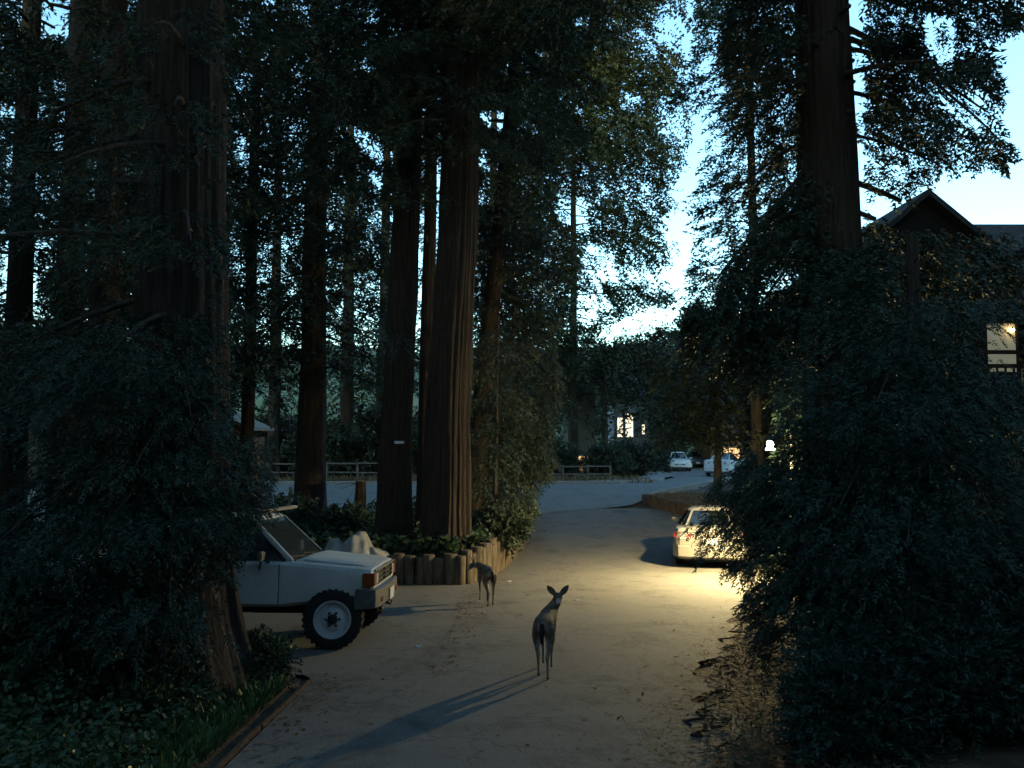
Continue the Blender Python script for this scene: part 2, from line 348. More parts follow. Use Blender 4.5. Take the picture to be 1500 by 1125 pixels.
def leaf_mesh(name, V, mat):
    n = len(V) // 3; LEAF_TRIS[0] += n
    return np_mesh(name, V, np.arange(n * 3).reshape(n, 3), mat)
def bough_curve(P0, P1, arch, t):
    L = np.linalg.norm(P1 - P0, axis=1, keepdims=True); t = t[:, None]
    P = P0 + (P1 - P0) * t; P[:, 2] += (arch[:, None] * L * 4 * t * (1 - t))[:, 0]
    T = (P1 - P0); T = T + np.concatenate([np.zeros((len(t), 2)), arch[:, None] * L * 4 * (1 - 2 * t)], 1)
    return P, unit(T), L[:, 0]
DENSE = 1.3
def foliage(P0, P1, cover=1.5, width=0.34, tw=None, thick=0.07, droop=0.3, lod=1.0, arch=0.06, rnd=0.4, tmin=0.04, shape=None):
    """sprays for boughs running P0 -> P1; returns leaf vertices"""
    P0, P1 = np.atleast_2d(P0), np.atleast_2d(P1)
    mid = P0 * 0.3 + P1 * 0.7; x, y, f = proj(mid); dist = np.maximum(np.linalg.norm(mid - CAM, axis=1), 3.5)
    out = ~((x > -220) & (x < 1720) & (y > -260) & (y < 1400) & (f > 0))
    size = np.clip(0.0165 * dist, 0.17, 0.9) * lod; size = np.where(out, np.maximum(size * 2.2, 1.0), size)      # length of one twig
    if tw: size = np.maximum(size, tw)
    L = np.linalg.norm(P1 - P0, axis=1); area = L * L * 2 * width * 0.62
    cnt = np.maximum((cover * np.where(out, 1.0, DENSE) * area / (size * size * 0.5)).astype(int), 4); cnt = np.minimum(cnt, 900)
    ix = np.repeat(np.arange(len(L)), cnt); n = len(ix); t = tmin + (1 - tmin) * RNG.random(n) ** 0.85
    if rnd < .5:
        ns = np.maximum(4, (L / np.maximum(size * 1.15, .22)).astype(int))[ix]; t = np.clip((np.floor(t * ns) + .5 + RNG.normal(0, .13, n)) / ns, .02, 1)
    ar = np.full(n, arch)
    C, T, Ln = bough_curve(P0[ix], P1[ix], ar, t)
    S = unit(np.cross(T, np.array((0, 0, 1.0)))); sg = np.where(RNG.random(n) < 0.5, -1, 1)[:, None]
    sec = unit(S * sg * 0.9 + T * 0.55 + RNG.normal(0, 0.15, (n, 3)))
    u = RNG.random(n) ** 0.75 * width * Ln * np.sin(np.pi * (0.12 + 0.80 * t)); 
    O = C + sec * u[:, None]; O[:, 2] -= 0.28 * u * u / np.maximum(width * Ln, 0.2) + np.abs(RNG.normal(0, 1, n)) * thick * Ln * 0.8 - thick * Ln * 0.25
    D = unit(sec * 0.75 + T * 0.4 + RNG.normal(0, rnd * .7, (n, 3)) + np.array((0, 0, -droop)))
    N = unit(np.array((0, 0, 1.0)) + RNG.normal(0, 0.32, (n, 3)))
    sz = size[ix] * RNG.uniform(0.65, 1.35, n)
    Pm = O + D * (sz * 0.5)[:, None]; k = keep_mask(Pm); qx, qy, qf = proj(Pm); k &= ~(out[ix] & (qx > -90) & (qx < 1590) & (qy > -90) & (qy < 1220) & (qf > 0))
    O, D, N, sz = O[k], D[k], N[k], sz[k]; shape = shape or ((8, .36, .034) if np.median(dist) < 11 else (5, .46, .074))
    if not len(O): return np.zeros((0, 3))
    return leaves_on(O, D, N, sz, shape[0], sz * shape[1], sz * shape[2] + 0.002, droop=0.25)
def limb_mesh(mb, P0, P1, r0, arch=0.06, n=5, off=0.0):
    for a, b in zip(np.atleast_2d(P0), np.atleast_2d(P1)):
        t = np.linspace(0, 1, 21); C, _, L = bough_curve(np.repeat(a[None], 21, 0), np.repeat(b[None], 21, 0), np.full(21, arch), t)
        W_ = C + off; mx_, my_, mf_ = proj(W_[14:15]); hid = not (-220 < mx_[0] < 1720 and -260 < my_[0] < 1400 and mf_[0] > 0); qx, qy, qf = proj(W_)
        inv = (qx > -60) & (qx < 1560) & (qy > -60) & (qy < 1200) & (qf > 0)
        bad = np.nonzero(((keep_prob(W_) < 0.2) & (t > 0.3)) | (hid & inv & (t > .1)))[0]; te = 1.0 if not len(bad) else max(t[bad[0]] - 0.08, 0.05)
        t = np.linspace(0, te, 6); C, _, L = bough_curve(np.repeat(a[None], 6, 0), np.repeat(b[None], 6, 0), np.full(6, arch), t)
        r = r0 * min(1.0, L[0] / 3.0)
        mb.tube(C, [max(r * (1 - 0.85 * s), 0.006) for s in t], n)
def bark_trunk(base, lean, h, r, flare=0.5, seg=96, rows=90, top=0.35, ridge=0.06, rough=1.0):
    """fluted, furrowed trunk; base point, lean per metre (x,y)"""
    zs_ = min(2.0, h * 0.4); z = np.concatenate([np.linspace(-0.4, zs_, rows // 3), np.linspace(zs_, h, rows - rows // 3 + 1)[1:]])
    th = np.arange(seg) / seg * 2 * np.pi; nt_ = max(6, int(h / 1.6)); A = []
    for _ in range(nt_ + 2):
        a = np.zeros(seg)
        for k in range(1, 5): a += 0.5 * RNG.normal() * np.cos(k * th + RNG.random() * 7) / k
        f = RNG.normal(0, 1, seg); f = (f + 0.6 * np.roll(f, 1) + 0.6 * np.roll(f, -1) + 0.25 * np.roll(f, 2)) / 1.5
        A.append(0.5 * a + 0.9 * f)
    A = np.array(A)
    for i in range(1, len(A)): A[i] = 0.72 * A[i - 1] + 0.5 * A[i]
    q = np.clip((z + 0.4) / (h + 0.4) * nt_, 0, nt_ - 1e-3); i0 = q.astype(int); w = (q - i0)[:, None]
    rid = A[i0] * (1 - w) + A[i0 + 1] * w
    lobes = 1 + 0.28 * np.cos(5 * th + RNG.random() * 6) + 0.2 * np.cos(3 * th + RNG.random() * 6)
    tz = np.clip(z / h, 0, 1)
    rad = r * (1 - (1 - top) * tz)[:, None] * (1 + ridge * rough * rid) + flare * r * np.exp(-np.maximum(z, -0.2) / 0.7)[:, None] * lobes[None]
    p1_, p2_ = RNG.random(2) * 6.3; wob = r * .06 * np.clip(z / 3, 0, 1); cx = base[0] + lean[0] * z + wob * np.sin(z * .75 + p1_); cy = base[1] + lean[1] * z + wob * np.sin(z * .6 + p2_)
    pn = np.stack([np.cos(th)[None] * 2.2 + 0 * z[:, None], np.sin(th)[None] * 2.2 + 0 * z[:, None], z[:, None] * .9 + 0 * th[None]], -1).reshape(-1, 3); rad = rad * (1 + .16 * (vnoise(pn, .9, int(RNG.integers(50))).reshape(rad.shape) - .5))
    V = np.stack([cx[:, None] + rad * np.cos(th), cy[:, None] + rad * np.sin(th), np.broadcast_to((base[2] + z)[:, None], rad.shape)], -1).reshape(-1, 3)
    j = np.arange(seg); Q = []
    for i in range(len(z) - 1): Q.append(np.stack([i * seg + j, i * seg + (j + 1) % seg, (i + 1) * seg + (j + 1) % seg, (i + 1) * seg + j], 1))
    return V, np.concatenate(Q)
def tree(name, label, cat, base, lean, h, r, boughs=(), auto=None, flare=0.5, seg=64, rows=60, mat='redwood', bark='bark', cover=1.5, width=0.34, lod=1.0, group=None, top=0.35, ridge=0.06, droop=0.3, rnd=0.4, thick=0.07):
    """auto: (zmin, zmax, count, length_low, length_high, drop) random boughs round the trunk; boughs: extra (z_from, tip) pairs"""
    base = np.asarray(base, float); T = thing(name, label, cat, base, group=group)
    V, Q = bark_trunk(base * 0, lean, h, r, flare, seg, rows, top, ridge); link('trunk', np_mesh('trunk', V, Q, M[bark], True), T)
    P0, P1 = [], []
    ax = lambda z: base + np.array((lean[0] * z, lean[1] * z, z))
    if auto is not None:
        for z0, z1, n, l0, l1, drop, *az in auto:
            for i in range(n):
                z = z0 + (z1 - z0) * (i + RNG.random()) / n; s = (z - z0) / max(z1 - z0, 0.1)
                a = i * 2.39996 + RNG.normal(0, 0.3) if not az else az[0] + RNG.uniform(-az[1], az[1])
                L = (l0 + (l1 - l0) * s) * RNG.uniform(0.75, 1.2); p = ax(z)
                P0.append(p); P1.append(p + np.array((math.cos(a) * L, math.sin(a) * L, -drop * L * RNG.uniform(0.5, 1.4))))
    for z, tip in boughs: P0.append(ax(z)); P1.append(np.asarray(tip, float))
    if P0:
        P0, P1 = np.array(P0), np.array(P1)
        mb = MB(); limb_mesh(mb, P0 - base, P1 - base, min(r * 0.16, 0.05), off=base); tag(mb.build('branches', M['bark_grey'], T, smooth='all'), None, None, kind='stuff')
        V = foliage(P0, P1, cover, width, lod=lod, droop=droop, rnd=rnd, thick=thick, shape=(4, .38, .11) if mat in ('leaf', 'leaf_far') and rnd > .5 else None)
        link('crown', leaf_mesh('crown', V - base, M[mat]), T)
    return T
def cloud(c, rad, n, size, out=0.7, up=0.2, shell=0.45, mask=True):
    """sprays filling an ellipsoid"""
    d = unit(RNG.normal(0, 1, (n, 3))); rr = (shell + (1 - shell) * RNG.random(n)) ; P = np.asarray(c) + d * rr[:, None] * np.asarray(rad)
    P += (vnoise(P, 0.5)[:, None] - 0.5) * d * np.asarray(rad) * 0.7
    D = unit(d * out + RNG.normal(0, 0.5, (n, 3)) + np.array((0, 0, up))); N = unit(RNG.normal(0, 0.6, (n, 3)) + np.array((0, 0, 0.8)))
    sz = size * RNG.uniform(0.6, 1.4, n)
    if mask:
        k = keep_mask(P); P, D, N, sz = P[k], D[k], N[k], sz[k]
    return P, D, N, sz
def shrub(name, label, c, rad, n, size, mat='ivy', group=None, K=4, lw=0.14, stems=5, cat='shrub', mask=True, up=0.2, ll=0.42):
    c = np.asarray(c, float); b = np.array((c[0], c[1], zg(c[1]) if c[2] - rad[2] < zg(c[1]) + 0.6 else c[2] - rad[2]))
    T = thing(name, label, cat, b, group=group)
    P, D, N, sz = cloud(c, rad, n, size, mask=mask, up=up); P[:, 2] = np.maximum(P[:, 2], zg(P[:, 1]) + 0.02)
    V = leaves_on(P, D, N, sz, K, sz * ll, sz * lw, droop=0.15); link('foliage', leaf_mesh('foliage', V - b, M[mat]), T)
    mb = MB()
    for i in range(stems):
        a = RNG.random() * 6.28; e = c - b + np.array((math.cos(a) * rad[0] * 0.6, math.sin(a) * rad[1] * 0.6, rad[2] * RNG.uniform(0.1, 0.6)))
        mb.tube([(0.05 * math.cos(a), 0.05 * math.sin(a), -0.05), e * np.array((0.4, 0.4, 0.5)), e], [0.03, 0.02, 0.008], 5)
    mb.build('stem', M['bark_grey'], T, smooth='all'); return T

# ================================================================== THE SETTING
def drive_edges(Y):
    xl = np.interp(Y, [-6, 8.7, 9.0, 9.6, 16.2, 17.5, 24, 27, 28.5, 31], [-2.15, -2.12, -2.3, -6.8, -7.2, -7.2, -7.2, -7.2, -7.2, -7.2])
    xr = np.interp(Y, [-6, 6.1, 9.1, 11.5, 14.4, 17, 22, 26, 30, 33], [0.9, 1.36, 2.2, 3.2, 4.7, 6.6, 7.6, 7.3, 6.3, 5.4])
    return xl, xr
# terrain: one sheet to the horizon, lowered under the paving
xs = np.concatenate([np.linspace(-400, -30, 18), np.arange(-28, 28.01, 0.35), np.linspace(30, 400, 18)])
ys = np.concatenate([np.arange(-30, 2, 2.0), np.arange(2, 46, 0.35), np.linspace(47, 120, 30), np.linspace(130, 420, 14)])
X, Y = np.meshgrid(xs, ys); Z = zg(Y)
pts = np.stack([X.ravel(), Y.ravel(), np.zeros(X.size)], 1)
bumps = ((vnoise(pts, 1.3) - 0.5) * 0.16 + (vnoise(pts, 0.5, 3) - 0.5) * 0.07).reshape(X.shape)
xl, xr = drive_edges(Y)
ndist = np.minimum(np.maximum(xl - X, X - xr), 3)
ndist = np.where((Y > 26.5), np.where((Y < 42), -1, 0.5), ndist)
w = np.clip((ndist - 0.1) / 0.9, 0, 1)
Z = Z + bumps * w - 0.05 * (1 - w) + 0.16 * np.clip(ndist, 0, 1.5) * (Y < 15)
Z = np.where((X > 5) & (Y > 29) & (Y < 60) & (ndist > -1.5), Z - 0.03, Z)
i, j = np.meshgrid(np.arange(len(ys) - 1), np.arange(len(xs) - 1), indexing='ij'); a = (i * len(xs) + j).ravel()
me = np_mesh('ground', np.stack([X.ravel(), Y.ravel(), Z.ravel()], 1), np.stack([a, a + 1, a + len(xs) + 1, a + len(xs)], 1), M['soil'], True)
tag(link('ground', me), 'dark forest floor of soil and needle litter', None, kind='structure')
def strip(name, A, B, nu, mat, lift, ycols=None):
    """ruled sheet draped on the ground between two polylines"""
    V = []
    for p, q in zip(A, B):
        for k in range(nu):
            t = k / (nu - 1); x, y = p[0] * (1 - t) + q[0] * t, p[1] * (1 - t) + q[1] * t
            V.append((x, y, zg(y) + lift))
    Q = [(r * nu + k, r * nu + k + 1, (r + 1) * nu + k + 1, (r + 1) * nu + k) for r in range(len(A) - 1) for k in range(nu - 1)]
    o = link(name, np_mesh(name, V, Q, mat, True)); o['kind'] = 'structure'; return o
dy = np.arange(-6, 31.01, 0.09); dl, dr = drive_edges(dy)
jit = (vnoise(np.stack([dy * 0, dy, dy * 0], 1), 0.5) - 0.5) * 0.5 + (vnoise(np.stack([dy * 0, dy, dy * 0], 1), 0.22, 4) - 0.5) * 0.25
jit = jit + (vnoise(np.stack([dy * 0, dy, dy * 0], 1), 1.1, 6) - 0.5) * 0.5; jit2 = np.where((dy > 5.5) & (dy < 14), jit, jit * 0.3)
o = strip('driveway', list(zip(dl, dy)), list(zip(dr + jit2, dy)), 40, M['drive'], 0.012); o['label'] = 'worn grey brown driveway running downhill from the camera'
def dens(P, n):
    P = np.array(P, float); s = np.concatenate([[0], np.cumsum(np.linalg.norm(np.diff(P, axis=0), axis=1))]); u = np.linspace(0, s[-1], n)
    return np.stack([np.interp(u, s, P[:, 0]), np.interp(u, s, P[:, 1])], 1)
RN = [(-60, 26), (-10, 28.5), (0, 29.5), (4.6, 31.5), (6.2, 34.5), (9.4, 38.5), (13.6, 47), (17, 60), (21, 84)]
RF = [(-60, 41), (-10, 39), (0, 38.8), (5, 39.2), (7.4, 41.0), (9.3, 46), (10.2, 54), (12.2, 66), (15.2, 90)]
ra, rb = dens(RN, 160), dens(RF, 160)
o = strip('road', ra, rb, 60, M['asphalt'], 0.022); o['label'] = 'grey asphalt street crossing behind the trees'
# far pavement and its kerb
sw_in = [p for p in rb if p[0] > 1.5]; sw_out = [(p[0] - 1.5 * 0.95, p[1] + 0.6) for p in sw_in]
o = strip('sidewalk', sw_in, sw_out, 5, M['concrete'], 0.13); o['label'] = 'pale sidewalk on the far side of the street'
def kerb(name, path, h, wd, label):
    mb = MB(); rings = []
    P = np.array(path)
    for k in range(len(P)):
        d = P[min(k + 1, len(P) - 1)] - P[max(k - 1, 0)]; d /= np.linalg.norm(d); n = np.array((-d[1], d[0])); z = zg(P[k][1])
        a, b = P[k] - n * wd / 2, P[k] + n * wd / 2
        rings.append([(a[0], a[1], z - 0.1), (a[0], a[1], z + h), (b[0], b[1], z + h), (b[0], b[1], z - 0.1)])
    mb.loft(rings); o = mb.build(name, M['concrete'], bevel=0.015, seg=1); o['kind'] = 'structure'; o['label'] = label; return o
kerb('kerb', dens([(-12, 39.05), (0, 38.85), (5, 39.2), (7.4, 41.0), (8.0, 42.6)], 50), 0.15, 0.18, 'pale concrete kerb below the rail fence')
kerb('kerb', dens([(5.7, 33.5), (6.2, 34.3), (9.4, 38.3), (13.6, 46.8), (17, 60)], 50), 0.2, 0.22, 'pale concrete kerb round the dry grass island')
# header board along the left edge of the driveway
mb = MB(); zz = np.arange(1.0, 8.9, 0.79)
hb = thing('edging_board', 'weathered timber edging along the driveway beside the big left trunk', 'edging', (-2.16, 8.6, zg(8.6)))
for k in range(4):
    y0, y1 = 2.2 + k * 1.62, 2.2 + (k + 1) * 1.62 - 0.015
    MB().bar((0.0 + RNG.normal(0, .012), y0 - 8.6, zg(y0) - zg(8.6) + 0.0), (RNG.normal(0, .012), y1 - 8.6, zg(y1) - zg(8.6) + 0.0), 0.035, 0.075).build('board', M['logdark'], hb, bevel=0.006)
# hill behind the street and the wood on it
hx = np.linspace(-260, 320, 90); hy = np.linspace(120, 300, 40); HX, HY = np.meshgrid(hx, hy)
crest = np.interp(HX / 200 * F + 750, [-800, 400, 700, 860, 905, 960, 1000, 1060, 1150, 1400, 2200], [470, 500, 505, 499, 495, 484, 470, 448, 430, 420, 400])
ch = (640 - crest) / F * 200 + 2.2
prof = np.sin(np.clip((HY - 120) / 80, 0, 1.6) * np.pi / 2)
hp = np.stack([HX.ravel(), HY.ravel(), HX.ravel() * 0], 1)
HZ = zg(HY) * (1 - np.clip(prof, 0, 1)) + ch * prof - 2.6 + (vnoise(hp, 14) - 0.5).reshape(HX.shape) * 5 * prof + (vnoise(hp, 5, 2) - 0.5).reshape(HX.shape) * 2 * prof
i, j = np.meshgrid(np.arange(39), np.arange(89), indexing='ij'); a = (i * 90 + j).ravel()
tag(link('hill', np_mesh('hill', np.stack([HX.ravel(), HY.ravel(), HZ.ravel()], 1), np.stack([a, a + 1, a + 91, a + 90], 1), M['hill'], True)), 'wooded hill behind the street', None, kind='structure')
k = RNG.integers(0, len(HX.ravel()), 9000); sel = (HX.ravel()[k] > -60) & (HX.ravel()[k] < 130) & (HY.ravel()[k] < 215); k = k[sel]
P = np.stack([HX.ravel()[k], HY.ravel()[k], HZ.ravel()[k]], 1) + RNG.normal(0, 2.2, (len(k), 3)); P[:, 2] += 0.6; D = unit(RNG.normal(0, 1, P.shape) + np.array((0, -0.3, 0.6)))
N = unit(RNG.normal(0, 1, P.shape) + np.array((0, -0.4, 0.8)))
tag(link('hillside_wood', leaf_mesh('hillside_wood', leaves_on(P, D, N, np.full(len(P), 2.0), 4, 1.0, 0.28), M['hill'])), 'far wood covering the hill behind the street', 'wood', kind='stuff')

# ------------------------------------------------------------------ log palisades
def log_mesh(name, r, h):
    mb = MB(); rings = []
    n = 12
    for z, s in ((-0.25, 1.0), (h * 0.4, 1.02), (h - 0.03, 1.0), (h, 0.88)):
        rings.append([(r * s * math.cos(6.2832 * q / n) * (1 + 0.05 * math.sin(3 * q + h * 9)), r * s * math.sin(6.2832 * q / n), z) for q in range(n)])
    mb.loft(rings); me = bpy.data.meshes.new(name); me.from_pydata(mb.v, [], mb.f); me.polygons.foreach_set('use_smooth', [True] * len(me.polygons)); me.set_sharp_from_angle(angle=R(50)); return me
def palisade(name, label, path, heights, r, mat, soil_poly=None):
    b = np.array((path[0][0], path[0][1], zg(path[0][1]))); T = thing(name, label, 'retaining wall', b)
    pth = np.array(path, float); s = np.concatenate([[0], np.cumsum(np.linalg.norm(np.diff(pth, axis=0), axis=1))]); n = int(s[-1] / (2 * r * 0.90))
    ms = []
    for q in range(5):
        m_ = log_mesh('log', r * (0.94 + 0.045 * q), 1.0); m_.materials.append(M[mat]); ms.append(m_)
    for q in range(n):
        u = (q + 0.5) / n * s[-1]; x, y = np.interp(u, s, pth[:, 0]), np.interp(u, s, pth[:, 1]); hh = np.interp(u, s, heights) * RNG.uniform(0.86, 1.09)
        o = link('log', ms[RNG.integers(5)], T, (x - b[0] + RNG.normal(0, .012), y - b[1] + RNG.normal(0, .012), zg(y) - b[2])); o.scale = (1, 1, hh)
        o.rotation_euler = (RNG.normal(0, .02), RNG.normal(0, .02), RNG.random() * 6.28)
    return T
PW = [(-7.2, 16.9), (-4.0, 16.75), (-1.02, 16.55), (-0.62, 17.3), (-0.2, 20.0), (0.3, 24.0), (0.45, 26.0), (-0.2, 28.0), (-2.2, 28.6)]
palisade('log_retaining_wall', 'weathered log palisade of the planter under the tall redwoods', PW, [0.6, 0.62, 0.62, 0.72, 0.82, 0.98, 1.02, 0.9, 0.6], 0.115, 'log')
def soil_top(name, poly, rise, mat, label):
    P = np.array(poly, float); xs_ = np.arange(P[:, 0].min(), P[:, 0].max(), 0.28); ys_ = np.arange(P[:, 1].min(), P[:, 1].max(), 0.28)
    ins = lambda x, y: inpoly(np.array([x]), np.array([y]), [tuple(p) for p in P])[0]
    idx = {}; V = []; Q = []
    def vid(i, j):
        if (i, j) not in idx:
            x, y = xs_[i], ys_[j]; idx[i, j] = len(V); V.append((x, y, zg(y) + rise(x, y) + (vnoise(np.array([[x, y, 0.]]), 0.6)[0] - .5) * .12))
        return idx[i, j]
    for i in range(len(xs_) - 1):
        for j in range(len(ys_) - 1):
            if all(ins(xs_[a], ys_[b_]) for a in (i, i + 1) for b_ in (j, j + 1)): Q.append((vid(i, j), vid(i + 1, j), vid(i + 1, j + 1), vid(i, j + 1)))
    o = link(name, np_mesh(name, V, Q, mat, True)); o['kind'] = 'structure'; o['label'] = label; return o
prise = lambda x, y: float(np.interp(y, [16, 17, 20, 24, 28.6], [0.5, 0.55, 0.75, 0.88, 0.5]))
soil_top('planter_soil', PW + [(-7.2, 28.6)], prise, M['soil'], 'soil of the redwood planter behind the log wall')
IW = [(5.35, 32.6), (5.5, 31.4), (6.6, 28.6), (7.6, 26.2), (9.5, 24.2), (13, 23.5)]
palisade('log_retaining_wall', 'brown log wall holding the dry grass island beside the street', IW, [0.30, 0.42, 0.5, 0.56, 0.5, 0.5], 0.10, 'logdark')
irise = lambda x, y: float(np.interp(y, [24, 29, 32, 35, 50], [0.42, 0.36, 0.24, 0.05, 0.04]))
soil_top('island_soil', IW[::-1] + [(6.0, 33.7), (9.5, 38.0), (13.4, 46), (22, 46), (22, 23.5)], irise, M['soil'], 'brown soil bank of the island beside the street')

# ------------------------------------------------------------------ ground litter, grass, ivy
def scatter_leaves(P, size, flat=1.0, w=0.5, mask=None):
    n = len(P); D = unit(RNG.normal(0, 1, (n, 3)) * np.array((1, 1, 0.35 / flat))); N = unit(np.array((0, 0, 1.0)) + RNG.normal(0, 0.5 / flat, (n, 3)))
    W = unit(np.cross(D, N)); l = (size * RNG.uniform(0.6, 1.4, n))[:, None]
    A, B, C, E = P, P + D * l * 0.5 + W * l * w * 0.5, P + D * l, P + D * l * 0.5 - W * l * w * 0.5
    return np.stack([A, B, C, A, C, E], 1).reshape(-1, 3)
n = 4200; yy = RNG.uniform(5, 30, n); xl_, xr_ = drive_edges(yy); side = RNG.random(n)
xx = np.where(side < 0.45, xr_ + RNG.normal(0.05, 0.35, n), np.where(side < 0.75, np.where(yy < 9, xl_, -0.95 + np.maximum(yy - 17, 0) * 0.17) + np.abs(RNG.normal(0, 0.3, n)), RNG.uniform(-2, 5, n)))
P = np.stack([xx, yy, zg(yy) + 0.02], 1)
tag(link('leaf_litter', leaf_mesh('leaf_litter', scatter_leaves(P, 0.055, 4.0), M['deadleaf'])), 'scattered dry leaves on the driveway', 'leaf litter', kind='stuff')
n = 7000; yy = RNG.uniform(5, 15, n); _, xr_ = drive_edges(yy); xx = xr_ + np.abs(RNG.normal(0, 0.8, n)); P = np.stack([xx, yy, zg(yy) + 0.02 + 0.16 * np.clip(xx - xr_, 0, 1.5) + RNG.uniform(-.02, .04, n)], 1)
tag(link('twig_litter', leaf_mesh('twig_litter', scatter_leaves(P, 0.10, 2.0, 0.16), M['deadleaf'])), 'brown needle and twig litter along the right driveway edge', 'litter', kind='stuff')
n = 26000; yy = RNG.uniform(4.5, 28, n); xl_, xr_ = drive_edges(yy); side = RNG.random(n); pl = -0.9 + np.maximum(yy - 17, 0) * 0.165
xx = np.where(side < 0.4, xr_ - np.abs(RNG.normal(0, 0.35, n)), np.where(side < 0.6, np.where(yy < 9, xl_ + np.abs(RNG.normal(0, .25, n)), np.where(yy < 16.4, RNG.uniform(-6, 3, n), pl + np.abs(RNG.normal(0, .4, n)))), RNG.uniform(-2, 5, n)))
P = np.stack([xx, yy, zg(yy) + 0.016], 1); P = P[(vnoise(P, 0.9, 11) + .5 * vnoise(P, .3, 12) > RNG.uniform(.55, .95, n)) & (xx < drive_edges(yy)[1])]
tag(link('needle_drift', leaf_mesh('needle_drift', scatter_leaves(P, 0.075, 6.0, 0.10), M['deadleaf'])), 'thin drifts of fallen needles on the driveway', 'needles', kind='stuff')
def blades(P, h, w, lean=0.35):
    n = len(P); D = unit(np.array((0, 0, 1.0)) + RNG.normal(0, lean, (n, 3)) * np.array((1, 1, 0.2))); S = unit(np.cross(D, RNG.normal(0, 1, (n, 3)))); H = (h * RNG.uniform(0.5, 1.3, n))[:, None]
    B = unit(D + RNG.normal(0, 0.45, (n, 3)) * np.array((1, 1, 0.1)))
    m_ = P + D * H * 0.6; return np.stack([P - S * w, P + S * w, m_ + S * w * 0.7, P - S * w, m_ + S * w * 0.7, m_ + B * H * 0.45], 1).reshape(-1, 3)
def gz(x, y):
    xl_, xr_ = drive_edges(y); return zg(y) + 0.16 * np.clip(np.maximum(xl_ - x, x - xr_), 0, 1.5) * (y < 15)
n = 15000; yy = RNG.uniform(4.3, 8.2, n); xx = -2.3 - RNG.random(n) ** 1.2 * (2.2 + (yy - 4) * 0.5); P = np.stack([xx, yy, gz(xx, yy)], 1)
kk = vnoise(P, 0.8) > 0.45; P = P[kk]
tag(link('grass', leaf_mesh('grass', blades(P, 0.17, 0.004, .5), M['grass'])), 'dark green grass in the lower left corner', 'grass', kind='stuff')
n = 34000; yy = RNG.uniform(4.2, 9.0, n); xx = -2.45 - RNG.random(n) * 4.2; P = np.stack([xx, yy, gz(xx, yy) + 0.03 + RNG.random(n) ** 2 * 0.32], 1); P = P[vnoise(P, 0.7, 5) > 0.42]
tag(link('ground_ivy', leaf_mesh('ground_ivy', scatter_leaves(P, 0.052, 0.8, 0.75), M['ivy'])), 'ivy covering the ground around the big left trunk', 'ivy', kind='stuff')
n = 15000; yy = 16.75 + RNG.random(n) ** 1.5 * 11; xx = np.interp(yy, [16.9, 17.3, 26, 28], [-1.2, -0.75, 0.3, -0.4]) - RNG.random(n) ** 1.4 * 4.5; P = np.stack([xx, yy, zg(yy) + np.array([prise(0, q) for q in yy]) + 0.04 + RNG.random(n) ** 2 * 0.35], 1)
tag(link('planter_ivy', leaf_mesh('planter_ivy', scatter_leaves(P, 0.13, 0.8, 0.7), M['ivy'])), 'ivy spilling over the log planter at the redwood bases', 'ivy', kind='stuff')
n = 9000; yy = RNG.uniform(24, 34, n); xx = RNG.uniform(5.6, 15, n); inside = inpoly(xx, yy, IW[::-1] + [(6.0, 33.7), (9.5, 38.0), (13.4, 46), (22, 46), (22, 23.5)]); xx, yy = xx[inside], yy[inside]
P = np.stack([xx, yy, zg(yy) + np.array([irise(0, q) for q in yy])], 1)
tag(link('dry_grass', leaf_mesh('dry_grass', blades(P, 0.10, 0.02), M['drygrass'])), 'dry brown grass on the island beside the street', 'grass', kind='stuff')
n = 3000; yy = RNG.uniform(39.5, 44, n); xx = RNG.uniform(-14, 7, n); P = np.stack([xx, yy, zg(yy)], 1)
tag(link('verge_grass', leaf_mesh('verge_grass', blades(P, 0.3, 0.03), M['drygrass'])), 'dry grass along the foot of the rail fence', 'grass', kind='stuff')
n = 1100; yy = RNG.uniform(6, 13, n); _, xr_ = drive_edges(yy); xx = xr_ + 0.25 + np.abs(RNG.normal(0, .4, n)); P = np.stack([xx, yy, gz(xx, yy)], 1); P = P[vnoise(P, .6, 8) > .5]
tag(link('edge_weeds', leaf_mesh('edge_weeds', blades(P, 0.07, 0.004, .6), M['grass'])), 'low weeds on the right driveway edge', 'weeds', kind='stuff')
# exposed roots crossing the broken right edge
rt = thing('exposed_root', 'thin dark roots crossing the broken right driveway edge', 'roots', (2.1, 9.0, zg(9.0)))
for q in range(9):
    y = RNG.uniform(6.4, 11.0); x = float(drive_edges(np.array(y))[1]) + RNG.normal(0.12, .16); pts_ = []
    for s in range(11):
        y += RNG.uniform(.02, .16); x = x * .5 + .5 * (float(drive_edges(np.array(y))[1]) + .1) + RNG.normal(0, .085); pts_.append((x - 2.1, y - 9.0, float(gz(np.array(x), np.array(y))) - zg(9.0) + 0.016 + RNG.uniform(0, .012)))
    MB().tube(pts_, [0.016 - 0.001 * s for s in range(11)], 6).build('root', M['bark'], rt, smooth='all')
for px, py, nm in ((845, 881, 'small pale scrap of paper lying on the driveway right of the deer'), (746, 853, 'small pale scrap of paper on the driveway near the far fawn'), (612, 949, 'small pale scrap on the driveway in front of the pickup')):
    p = g(px, py); V = [(RNG.normal(0, .004) + .05 * math.cos(t) * (1 + .3 * math.sin(3 * t)), .035 * math.sin(t), .012 + .012 * math.sin(2 * t + 1)) for t in np.linspace(0, 6.28, 9)[:-1]]
    tag(MB().loft([V, [(x, y, z + .004) for x, y, z in V]]).build('paper_scrap', M['plate'], loc=p + np.array((0, 0, 0.01))), nm, 'litter')

